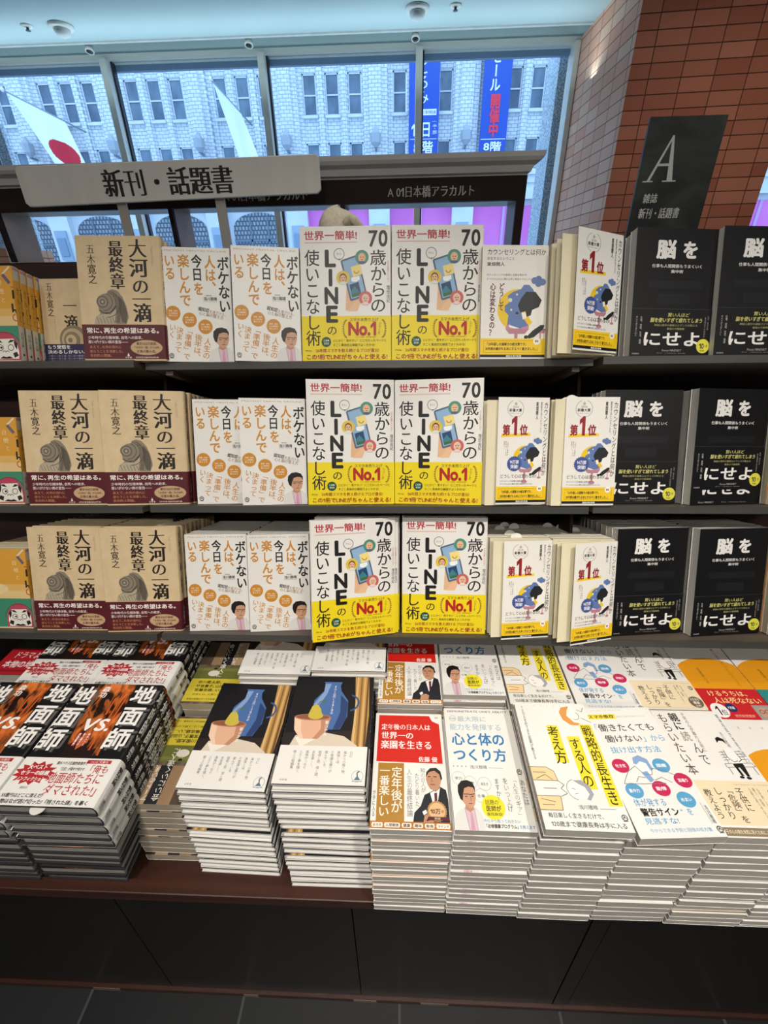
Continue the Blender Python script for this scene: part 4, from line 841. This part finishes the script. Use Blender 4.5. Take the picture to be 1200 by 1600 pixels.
def banner(x0, x1, z0, z1, fn, label):
    t = thing('sale_banner', label, 'banner', ((x0+x1)/2, 39.3, z0), 'sale banners on the department store')
    W_, H_ = x1-x0, z1-z0
    mb = MB().box(x0, x1, 39.28, 39.32, z0, z1, BLUEB); p = Print(W_, H_); fn(p); load_glyphs()
    p.emit(mb, lambda u, v, l: (x0+u/100*W_, 39.28-.004-l*600, z1-v/100*H_)); mb.build('cloth', t)
    MB().box(x0-.15, x1+.1, 39.28, 39.9, z1, z1+.08, inks('7a8088')).build('rail', t)
def bn1(p):
    p.v('まどろみ', 22, .5, 66, 48, 'e6ecf4', 'r'); p.r(30, 52, 92, 57, 'e6ecf4'); p.h('ゆったり夏の特別企画', 33, 53, 90, 56, '2350b4'); p.h('16日', 8, 62, 76, 75.4, 'e6ecf4', 'b'); p.v('(水・祝)', 80, 62, 96, 75, 'e6ecf4'); p.r(5, 76.8, 95, 77.3, 'e6ecf4'); p.h('8階', 16, 78.6, 84, 90, 'e6ecf4', 'b')
def bn2(p):
    p.v('セール', 24, 5, 62, 40, 'f0f4f8', 'b'); p.v('開催中', 30, 42, 68, 80, 'f03a52', 'x'); p.r(4, 82, 96, 82.6, 'f0f4f8'); p.h('8階', 16, 84.4, 84, 93.4, 'f0f4f8', 'b')
banner(.42, 2.44, 6.6, 12.9, bn1, 'blue vertical banner with white hiragana beside a window mullion'); banner(5.3, 7.12, 6.9, 12.75, bn2, 'blue vertical banner with red and white sale lettering')
def flag(a, b, c, d, sun, label):
    """pole from the wall bracket b up and out to the finial a; cloth hangs from it in loose folds towards c-d"""
    t = thing('national_flag', label, 'flag', b, 'flags on the department store')
    MB().tube([b, a], .045, inks('8c97a4')).build('pole', t); MB().lathe([(0, -.14), (.10, -.06), (.13, .03), (.08, .12), (0, .17)], a, inks('e8e4d8'), 12).build('finial', t)
    mb = MB(); NX, NY = 40, 60
    A, B, Cc, D = map(Vector, (a, b, c, d)); A = A.lerp(B, .05); B2 = Vector(a).lerp(Vector(b), .72)
    def pt(u, v):
        p = A.lerp(B2, u).lerp(Cc.lerp(D, u), v); p.y += .22*math.sin(u*9+v*3)*v; return p
    for i in range(NX):
        for j in range(NY):
            u, v = (i+.5)/NX, (j+.5)/NY
            cm = 'c4283c' if sun and ((u-sun[0])/sun[2])**2+((v-sun[1])/sun[3])**2 < 1 else 'e8eef2'
            mb.poly([pt(i/NX, j/NY), pt((i+1)/NX, j/NY), pt((i+1)/NX, (j+1)/NY), pt(i/NX, (j+1)/NY)], inks(cm, .8), True)
    mb.build('cloth', t)
flag((-26.05, 37.4, 10.8), (-22.6, 39.9, 9.1), (-23.9, 37.6, 6.3), (-22.0, 38.2, 6.3), (.56, .66, .36, .2), 'white flag with a red disc hanging from a slanted wall pole')
flag((-12.25, 37.4, 10.95), (-10.6, 39.9, 9.2), (-11.0, 37.6, 6.3), (-9.6, 38.2, 6.2), None, 'white flag folded to a narrow strip hanging from a slanted wall pole')
t = thing('street_banner', 'narrow dark pink banner on a pole seen below the shelf header', 'banner', (-27.6, 36, -1.5))
MB().tube([(-27.6, 36, -1.5), (-27.6, 36, 5.2)], .05, inks('8c97a4')).build('pole', t); MB().box(-27.5, -26.7, 35.97, 36.03, -1.0, 5.0, inks('a83a58')).build('cloth', t)

# ------------------------------------------------------------------ the leaning display rack, its header, the table
TL = R(21); CT, ST = math.cos(TL), math.sin(TL)
BASE = [(.763, -.130), (.675, -.353), (.594, -.572)]     # front edge of each shelf, top to bottom
def rk(row):
    y0, z0 = BASE[row]
    return lambda x, n, v: (x, y0+n*CT+v*ST, z0-n*ST+v*CT)
SEC = [(-.96, -.437, (-.031, -.034, -.022), 'shelf rack section behind the cream shell books, leaning back'), (-.431, .309, (-.008, -.022, -.017), 'shelf rack section behind the white and yellow books in the middle, leaning back'), (.319, .80, (-.021, -.014, -.016), 'shelf rack section behind the black books, leaning back')]
for x0, x1, lips, lab in SEC:
    t = thing('display_rack', lab, 'shelf rack', ((x0+x1)/2, .72, -.86), 'leaning shelf rack sections')
    MB().box(x0, x1, .172, .186, -.3, .472, WOOD, rk(1)).build('back_panel', t)
    for row in range(3):
        f = rk(row)
        s_ = MB().box(x0, x1, lips[row]+.002, .171, -.0108, -.0008, SHELFM, f).build('shelf_board', t)
        MB().box(x0, x1, lips[row]-.001, lips[row]+.002, -.0125, -.0006, SHELFE, f).build('edge_strip', s_)
        MB().box(x0, x1, .150, .171, -.035, -.0109, WOODX, f).build('back_rail', t)
for x in (-.434, .314):
    struct_ = MB().box(x-.0028, x+.0028, .06, .171, -.30, .46, WOODX, rk(1)).build('rack_divider')
    tagit(struct_, 'thin dark divider board between rack sections %s' % ('beside the cream shell books' if x < 0 else 'beside the black books'), 'divider')
for x, lab in ((-.395, 'slanted wooden bracket under the top shelf below the cream shell book'), (.285, 'slanted wooden bracket under the top shelf below the turned white prize book')):
    o = MB().box(x-.006, x+.006, .0, .15, -.02, -.0112, inks('5b5147'), rk(0)).build('shelf_bracket'); tagit(o, lab, 'bracket')
# header over the rack: an open frame in front of the window with cornice, frieze and partitions
t = thing('shelf_header', 'dark wooden shelf header with grey cornice and lettered frieze before the window', 'shelf header', (-.28, 1.03, .03))
co = MB(); pr_ = [(1.0, .149), (.998, .152), (.992, .154), (.988, .163), (.978, .168), (.974, .173), (.972, .180), (1.09, .180), (1.09, .149)]
co.prism([(-.96, y, z) for y, z in pr_], (1.182, 0, 0), GREYP)
co.poly([(.222, y, z) for y, z in pr_], GREYP)
e1 = [(.222+max(0, 1.0-y)*.95, y, z) for y, z in pr_[:7]]; e0 = [(.222, y, z) for y, z in pr_[:7]]
for i in range(6): co.poly([e0[i], e0[i+1], e1[i+1], e1[i]], GREYP)
e2 = [(x, 1.09, z) for x, y, z in e1]
for i in range(6): co.poly([e1[i], e1[i+1], e2[i+1], e2[i]], GREYP)
co.poly([e1[6], e2[6], (.222, 1.09, .18), (.222, .972, .18)], GREYP)
co.build('cornice', t)
fz = MB().box(-.96, .226, .999, 1.012, .113, .150, WOODX).box(-.96, .226, 1.012, 1.085, .113, .12, WHITE); fz.build('frieze', t)
for k, x in enumerate((-.68, -.337, -.028)):
    p = Print(.162, .020); p.h('A 01日本橋アラカルト', 0, 0, 100, 100, 'b9b6ae', 'm'); load_glyphs(); mb = MB()
    p.emit(mb, lambda u, v, l: (x+u/100*.162, .9985-l, .1385-v/100*.018)); mb.build('frieze_lettering', t)
for x in (-.785-.008, -.448, -.117, .211):
    q = MB().box(x, x+.008 if x < .2 else x+.015, .9995, 1.008, .029, .113, WOODX).build('partition', t)
    MB().box(x+.0005, x+.0075, 1.008, 1.085, .029, .113, inks('d2c4b4' if x < -.3 else 'b0aca6')).build('side_board', q)
struct_ = MB().box(-.96, .80, 1.0205, 1.12, .0, .0285, WOOD).box(-.96, .80, 1.08, 1.12, -1.4, .0, WOODX).build('back_ledge')
tagit(struct_, 'dark red-brown wooden ledge behind the top shelf under the header', 'ledge')
# grey hanging board on two flat rods
t = thing('sign_board', 'grey board lettered for new and topical books, across the shelf header', 'sign', (-.406, .945, .111))
mb = MB().prism([(-.672, .93, .118), (-.666, .93, .112), (-.147, .93, .1215), (-.141, .93, .127), (-.141, .93, .172), (-.145, .93, .1755), (-.667, .93, .170), (-.672, .93, .165)], (0, .008, 0), SIGNM); mb.build('board', t, bevel=.0012)
p = Print(.232, .040); p.h('新刊・話題書', 0, 0, 100, 100, '17171a', 'w'); load_glyphs(); mb = MB()
p.emit(mb, lambda u, v, l: (-.5225+u/100*.232, .9297-l, .1628+.0018*u/100-v/100*.040)); mb.build('lettering', t)
for x in (-.503, -.3235): MB().box(x-.0085, x+.0085, .9385, .9425, -.115, .15, inks('a9a7a2')).build('support_rod', t)
# photo board with the letter A on the right
t = thing('category_board', 'dark photo board with a large letter A standing before the brick pillar', 'sign', (.508, 1.04, .029))
x0, x1, z0, z1 = .4385, .5725, .029, .2335
MB().box(x0, x1, 1.035, 1.041, z0, z1, PHOTO).build('panel', t)
p = Print(x1-x0, z1-z0)
p.p([(12.5, 45), (34, 14), (36, 14.6), (16.4, 45)], 'e2e6e2'); p.p([(34, 13), (36.6, 12.8), (47, 45), (39.4, 45)], 'e2e6e2'); p.r(21, 32.6, 41, 34.4, 'e2e6e2'); p.r(7, 45, 21, 46, 'e2e6e2'); p.r(33.5, 45, 52, 46, 'e2e6e2'); mb = MB(); p.emit(mb, lambda u, v, l: (x0+u/100*(x1-x0), 1.0348-l, z1-v/100*(z1-z0))); mb.build('large_letter', t); p = Print(x1-x0, z1-z0)
p.h('雑誌', 13, 54.5, 33, 62, 'e4e6e0', 'm'); p.h('新刊・話題書', 11, 65.5, 68, 74, 'e8eae4', 'm')
for a, b, c, d in ((14, 86, 26, 88), (20, 88, 23, 91), (52, 88, 60, 90), (70, 82, 73, 85)): p.r(a, b, c, d, '6d716a')
load_glyphs(); mb = MB(); p.emit(mb, lambda u, v, l: (x0+u/100*(x1-x0), 1.0348-l, z1-v/100*(z1-z0))); mb.build('lettering', t)
# soft beige felt cap on the ledge
t = thing('felt_cap', 'rounded beige felt cap lying on top of the middle white and yellow books', 'cap', (-.104, .905, .050))
mb = MB(); prof = [(.048, 0), (.048, .010), (.043, .024), (.034, .035), (.022, .042), (.011, .045), (0, .046)]
n = 28; vs = []
for i in range(n):
    a = 2*PI*i/n
    for r_, h in prof:
        q = 1+.08*math.sin(a*2+1)+.04*math.sin(a*5)*(1-h/.06); hh = h*(1+.08*math.cos(a-2.6))
        vs.append((-.106+r_*q*math.cos(a)*.80-h*.10, .912+r_*q*math.sin(a)*.66, .0535+hh))
b = len(mb.v); mb.v += vs; k = len(prof); mi = mb.mi(FELT)
for i in range(n):
    for j in range(k-1): mb.f.append((b+i*k+j, b+(i+1) % n*k+j, b+(i+1) % n*k+j+1, b+i*k+j+1)); mb.m.append(mi); mb.sm.append(True)
mb.build('crown', t)
MB().tube([(-.098, .881, .072), (-.090, .882, .082), (-.080, .886, .077), (-.070, .892, .066), (-.066, .894, .056)], [.004, .006, .007, .006, .004], FELT, 10).build('folded_brim', t)

# the low table: top, black front panels, toe strip
t = thing('display_table', 'low dark wooden display table with black front panels, under the book stacks', 'table', (0, .55, -1.4))
MB().box(-1.6, 1.6, .3125, .86, -.895, -.870, WOOD).build('table_top', t, bevel=.002)
for a, b in ((-1.35, -.926), (-.924, -.504), (-.502, -.084), (-.082, .325), (.359, .80), (.802, 1.3)):
    MB().box(a, b, .3365, .352, -1.383, -.896, LAM).build('front_panel', t)
MB().box(.327, .357, .3355, .352, -1.383, -.896, LAM).build('stile', t)
MB().box(-1.5, 1.5, .353, .84, -1.383, -.896, WOODX).build('carcass', t)
MB().box(-1.5, 1.5, .330, .86, -1.4, -1.384, WOOD).build('toe_strip', t)
o = MB().box(-.92, .76, .545, .80, -.8695, -.7155, WOODX).build('display_riser'); tagit(o, 'dark riser box under the back row of book stacks on the table', 'riser')
for i, (x, wdt) in enumerate(((-.325, .032), (-.075, .05), (.075, .06), (-.65, .06))):
    o = at_base('clear_tape', MB().box(x-wdt/2, x+wdt/2, .3288, .3299, -1.398, -1.386, inks('6b5f57', .25)), ('short', 'middle', 'long', 'far')[i]+' strip of clear tape on the table toe strip %s' % ('under the pearl-white banded stacks', 'under the red title stack', 'under the blue title stack', 'under the black hardcovers')[i], 'tape', (x, .3288, -1.398), 'tape strips on the toe strip')

# ------------------------------------------------------------------ books on the rack
def on(row, x, n, yaw=0, v=0):
    y0, z0 = BASE[row]
    return pose(x, y0+n*CT+v*ST, z0-n*ST+v*CT, 21, yaw)
ROWN = ('top', 'middle', 'bottom')
def column(d, row, x, n, yaw, count, lab, where, behind=None, gap=.0009, first=True, n2=None, x2=None):
    """the front copy, then the copies leaning one behind the other"""
    g = '%s on the %s shelf' % (lab[1], ROWN[row])
    if first: put(d, on(row, x, n, yaw), '%s, %s shelf, %s' % (lab[0], ROWN[row], where), g, noslip=True)
    d2 = behind or d; nn = n if n2 is None else n2; yy = yaw; xx = x if x2 is None else x2
    for k in range(1, count):
        y2 = yaw*max(0, 1-k/5.0)
        nn += (d.T if k == 1 else d2.T)+gap+d2.W*abs(math.sin(R(yy))-math.sin(R(y2))); yy = y2
        put(d2, on(row, xx+random.uniform(-.0015, .0015), nn, yy), '%s, %s shelf, %s behind %s' % (lab[0], ROWN[row], ORD[k-1], where), g)
LS = ('cream hardcover with spiral shell and maroon band', 'cream shell hardcovers'); LB = ('white paperback with orange title columns', 'white doctor paperbacks')
LL = ('white-yellow phone guide paperback', 'white and yellow phone guides'); LP = ('white pocket book with yellow disc and dozing figure', 'dozing figure pocket books')
LN = ('black paperback with white brush title', 'black paperbacks'); LD = ('ochre paperback with red daruma doll', 'ochre daruma paperbacks')
LF = 'left front copy'; RF = 'right front copy'
column(DARUMA, 0, -.737, -.026, 1, 7, LD, 'front copy'); column(DARUMA, 1, -.766, -.016, 2, 4, LD, 'front copy'); column(DARUMA, 2, -.786, -.004, 0, 10, LD, 'front copy')
put(SMALL, on(0, -.629, .026, 1), 'small cream pocket book with navy band, partly behind the shell hardcover', 'cream shell hardcovers on the top shelf')
column(SHELL, 0, -.521, -.027, 3.4, 3, LS, 'front copy')
column(SHELL, 1, -.637, -.030, 4, 3, LS, LF); column(SHELL, 1, -.5, -.030, 11, 7, LS, RF)
column(SHELL, 2, -.667, -.012, 1.5, 10, LS, LF); column(SHELL, 2, -.531, -.016, 4.5, 10, LS, RF)
column(BOKE, 0, -.3895, -.013, 6, 2, LB, LF); column(BOKE, 0, -.2755, -.013, 8, 2, LB, RF)
column(BOKE, 1, -.355, -.006, 8, 2, LB, LF); column(BOKE, 1, -.270, -.020, 11, 2, LB, RF)
column(BOKE, 2, -.3845, -.006, 5, 13, LB, LF); column(BOKE, 2, -.2725, -.006, 8, 13, LB, RF)
column(LINE, 0, -.166, 0, .5, 6, LL, LF); column(LINE, 0, -.0168, .0005, 2, 2, LL, RF, x2=-.014)
column(LINE, 1, -.1595, -.009, 6.5, 2, LL, LF); column(LINE, 1, -.0115, .011, -7, 2, LL, RF)
put(LINE, on(2, -.150, -.050, 18.5, .001), 'white and yellow paperback sliding askew over the bottom shelf edge', 'white and yellow phone guides on the bottom shelf')
column(LINE, 2, -.1515, -.0105, 0, 12, LL, 'the askew copy', first=False); column(LINE, 2, .0022, 0, 0, 13, LL, RF)
column(PLAIN, 0, .127, -.008, 3.4, 4, ('white yellow-disc pocket book', 'dozing figure pocket books'), 'front copy')
def prize(row, x, n, yaw, count, where, v=0, rn=None, lw=None):
    a = R(yaw); F = on(row, x, n, yaw, v); hx, hn = x+.0865*math.cos(a), n+.0865*math.sin(a)
    if rn is not None: hn = rn
    Rm = on(row, hx-.105, hn+.0112, 0)
    put(PRIZE, Rm, 'white prize pocket book with red numeral, cover swung open, %s shelf, %s' % (ROWN[row], where), 'prize-winner pocket books on the %s shelf' % ROWN[row], Rm.inverted() @ F)
    column(PLAIN, row, hx-.105, hn+.0112+PRIZE.T-PLAIN.T+.001, 0, count, ('cream-paged pocket book with sales slip', 'pocket book reserves'), 'the '+where, first=False)
prize(0, .259, -.052, 22, 4, 'turned copy', .004)
prize(1, .1560, -.023, 8.75, 3, LF, .003); prize(1, .2625, -.026, 3.4, 3, RF, .002)
prize(2, .174, -.022, 9.7, 11, LF, -.001); prize(2, .285, -.042, 20, 11, RF, -.001)
column(BRAIN, 0, .361, -.016, 6, 3, LN, LF); column(BRAIN, 0, .4925, -.014, 4, 2, LN, RF)
column(BRAIN, 1, .340, .012, 4, 3, LN, LF)
put(BRAIN, on(1, .484, -.001, 11), 'black paperback whose band has slipped upward, middle shelf, right front copy', 'black paperbacks on the middle shelf', lift=.025); column(BRAIN, 1, .484, -.001, 11, 2, LN, RF, first=False)
column(BRAIN, 2, .3705, -.002, 9, 9, LN, LF); column(BRAIN, 2, .5095, .001, 9, 9, LN, RF)
for row, x in ((1, .622), (2, .650)): column(TANB, row, x, .002, 0, 6 if row == 2 else 2, ('plain orange paperback', 'orange paperbacks'), 'front copy')

# ------------------------------------------------------------------ stacks on the table
def stack(d, x, y, ztop, count, lab, group, place, yaw=0, flip=False, lean=(0, 0), bottom=None, jit=.0016, topd=None, topmove=(0, 0, 0), skew=1.0, flips=()):
    th = d.T+(.0016 if any(n == 'paper_band' for n, _ in d.parts) else .0007)
    if bottom is not None: ztop = bottom+count*th
    for k in range(count):          # k = 0 is the top book
        f = (k/max(1, count-1))**skew; dx, dy = lean[0]*f+random.uniform(-jit, jit), lean[1]*f+random.uniform(-jit, jit)
        a = yaw+random.uniform(-.5, .5)
        if k == 0: dx, dy, a = topmove[0], topmove[1], yaw+topmove[2]
        dd = topd if (k == 0 and topd) else d
        fl = flip or k in flips; m = Matrix.Rotation(R(a+(180 if fl else 0)), 4, 'Z') @ Matrix.Rotation(-PI/2, 4, 'X')
        px, py = x+dx, y+dy
        if fl: px += d.W; py += d.H
        m.translation = (px, py, ztop-k*th-.0009+EYE)
        put(dd, m, '%s, %s, %s' % (lab, 'topmost' if k == 0 else ('bottom one' if k == count-1 else ORD[k]+' from top'), place), group)
TB = -.8698; RZ = -.7150
GF_ = 'black thrillers in the front row'; 
FL = 'black fire-picture hardcover'
stack(FIREB, -.669, .298, 0, 12, FL, GF_, 'front stack at photo edge', bottom=TB, lean=(-.060, .028), skew=1.5, flips=range(4, 12))
stack(FIREB, -.527, .298, 0, 12, FL, GF_, 'front stack beside brown books', bottom=TB, lean=(-.056, .028), skew=1.7, flips=range(5, 12))
stack(STONEB, -.4285, .361, 0, 9, 'upside-down brown yellow-banded book', 'upside-down brown books', 'front brown stack', bottom=TB, flip=True)
SL = 'white-banded still-life hardcover'
stack(STILL, -.325, .356, 0, 15, SL, 'white-banded hardcovers in the front row', 'front stack beside brown books', yaw=-1.2, bottom=TB, lean=(-.004, -.012), flips=(5, 6, 7))
stack(STILL, -.1795, .349, 0, 17, SL, 'white-banded hardcovers in the front row', 'front stack beside red titles', bottom=TB, lean=(.004, -.018), flips=(6, 7, 11))
stack(REDB, -.0405, .3085, 0, 17, 'pocket book with red title block', 'red title books in the front row', 'front stack', bottom=TB, lean=(.0, -.004))
stack(MINDB, .0705, .3045, 0, 18, 'white paperback with large blue title', 'blue title books in the front row', 'front stack', bottom=TB, lean=(0, -.002))
stack(LONGB, .1795, .302, 0, 17, 'white paperback with yellow-marked title columns', 'yellow-marked books in the front row', 'front stack', bottom=TB, topmove=(-.004, -.012, -.4))
stack(WORKB, .288, .3015, 0, 16, 'white paperback with pink and blue bubbles', 'bubble cover books in the front row', 'front stack', bottom=TB, topmove=(.001, -.014, 3))
stack(PARENTB, .3965, .300, 0, 16, 'white and tan bench-man paperback', 'bench cover books in the front row', 'front stack', bottom=TB)
stack(SUNB, .5035, .300, 0, 17, 'white paperback with large orange disc', 'orange disc books in the front row', 'front stack', bottom=TB)
stack(DRAMAB, -.765, .545, 0, 4, 'dark green paperback with red band', 'red-banded green books', 'back stack', bottom=RZ)
stack(FIREB, -.678, .502, 0, 4, FL, 'black thrillers in the back row', 'back stack near green books', bottom=RZ)
stack(FIREB, -.540, .502, 0, 4, FL, 'black thrillers in the back row', 'back stack near brown books', bottom=RZ)
stack(STONEB, -.3985, .519, 0, 2, 'upright brown yellow-banded book', 'upright brown books', 'back brown stack', bottom=RZ)
stack(STILL, -.292, .543, 0, 6, SL, 'white-banded hardcovers in the back row', 'back stack near brown books', bottom=RZ)
stack(STILL, -.1575, .540, 0, 7, SL, 'white-banded hardcovers in the back row', 'back stack near red titles', bottom=RZ)
REDN = design(.109, .174, .0126, WHITE, f_red, (WHITE, None), **PB); PARM = design(.105, .180, .0150, WHITE, f_parentmark, (WHITE, None), **PB)
load_glyphs(); finish(REDN); finish(PARM)
stack(REDN, -.0385, .494, 0, 6, 'red title pocket book without seal', 'red title books in the back row', 'back stack', bottom=RZ, topmove=(0, 0, 0))
stack(MINDB, .0735, .512, 0, 6, 'white paperback with large blue title', 'blue title books in the back row', 'back stack', bottom=RZ, topmove=(0, .003, 0))
stack(LONGB, .183, .498, 0, 5, 'white paperback with yellow-marked title columns', 'yellow-marked books in the back row', 'back stack', bottom=RZ)
stack(WORKB, .2915, .486, 0, 5, 'white paperback with pink and blue bubbles', 'bubble cover books in the back row', 'back stack', bottom=RZ)
stack(PARM, .3995, .484, 0, 5, 'tan bench-man paperback, dark round mark', 'bench cover books in the back row', 'back stack', bottom=RZ)
stack(SUNR, .5055, .482, 0, 5, 'orange disc paperback with red band', 'banded orange disc books', 'back stack', bottom=RZ)
stack(SUNT, .6125, .482, 0, 5, 'orange disc paperback with teal band', 'banded orange disc books', 'back stack', bottom=RZ)
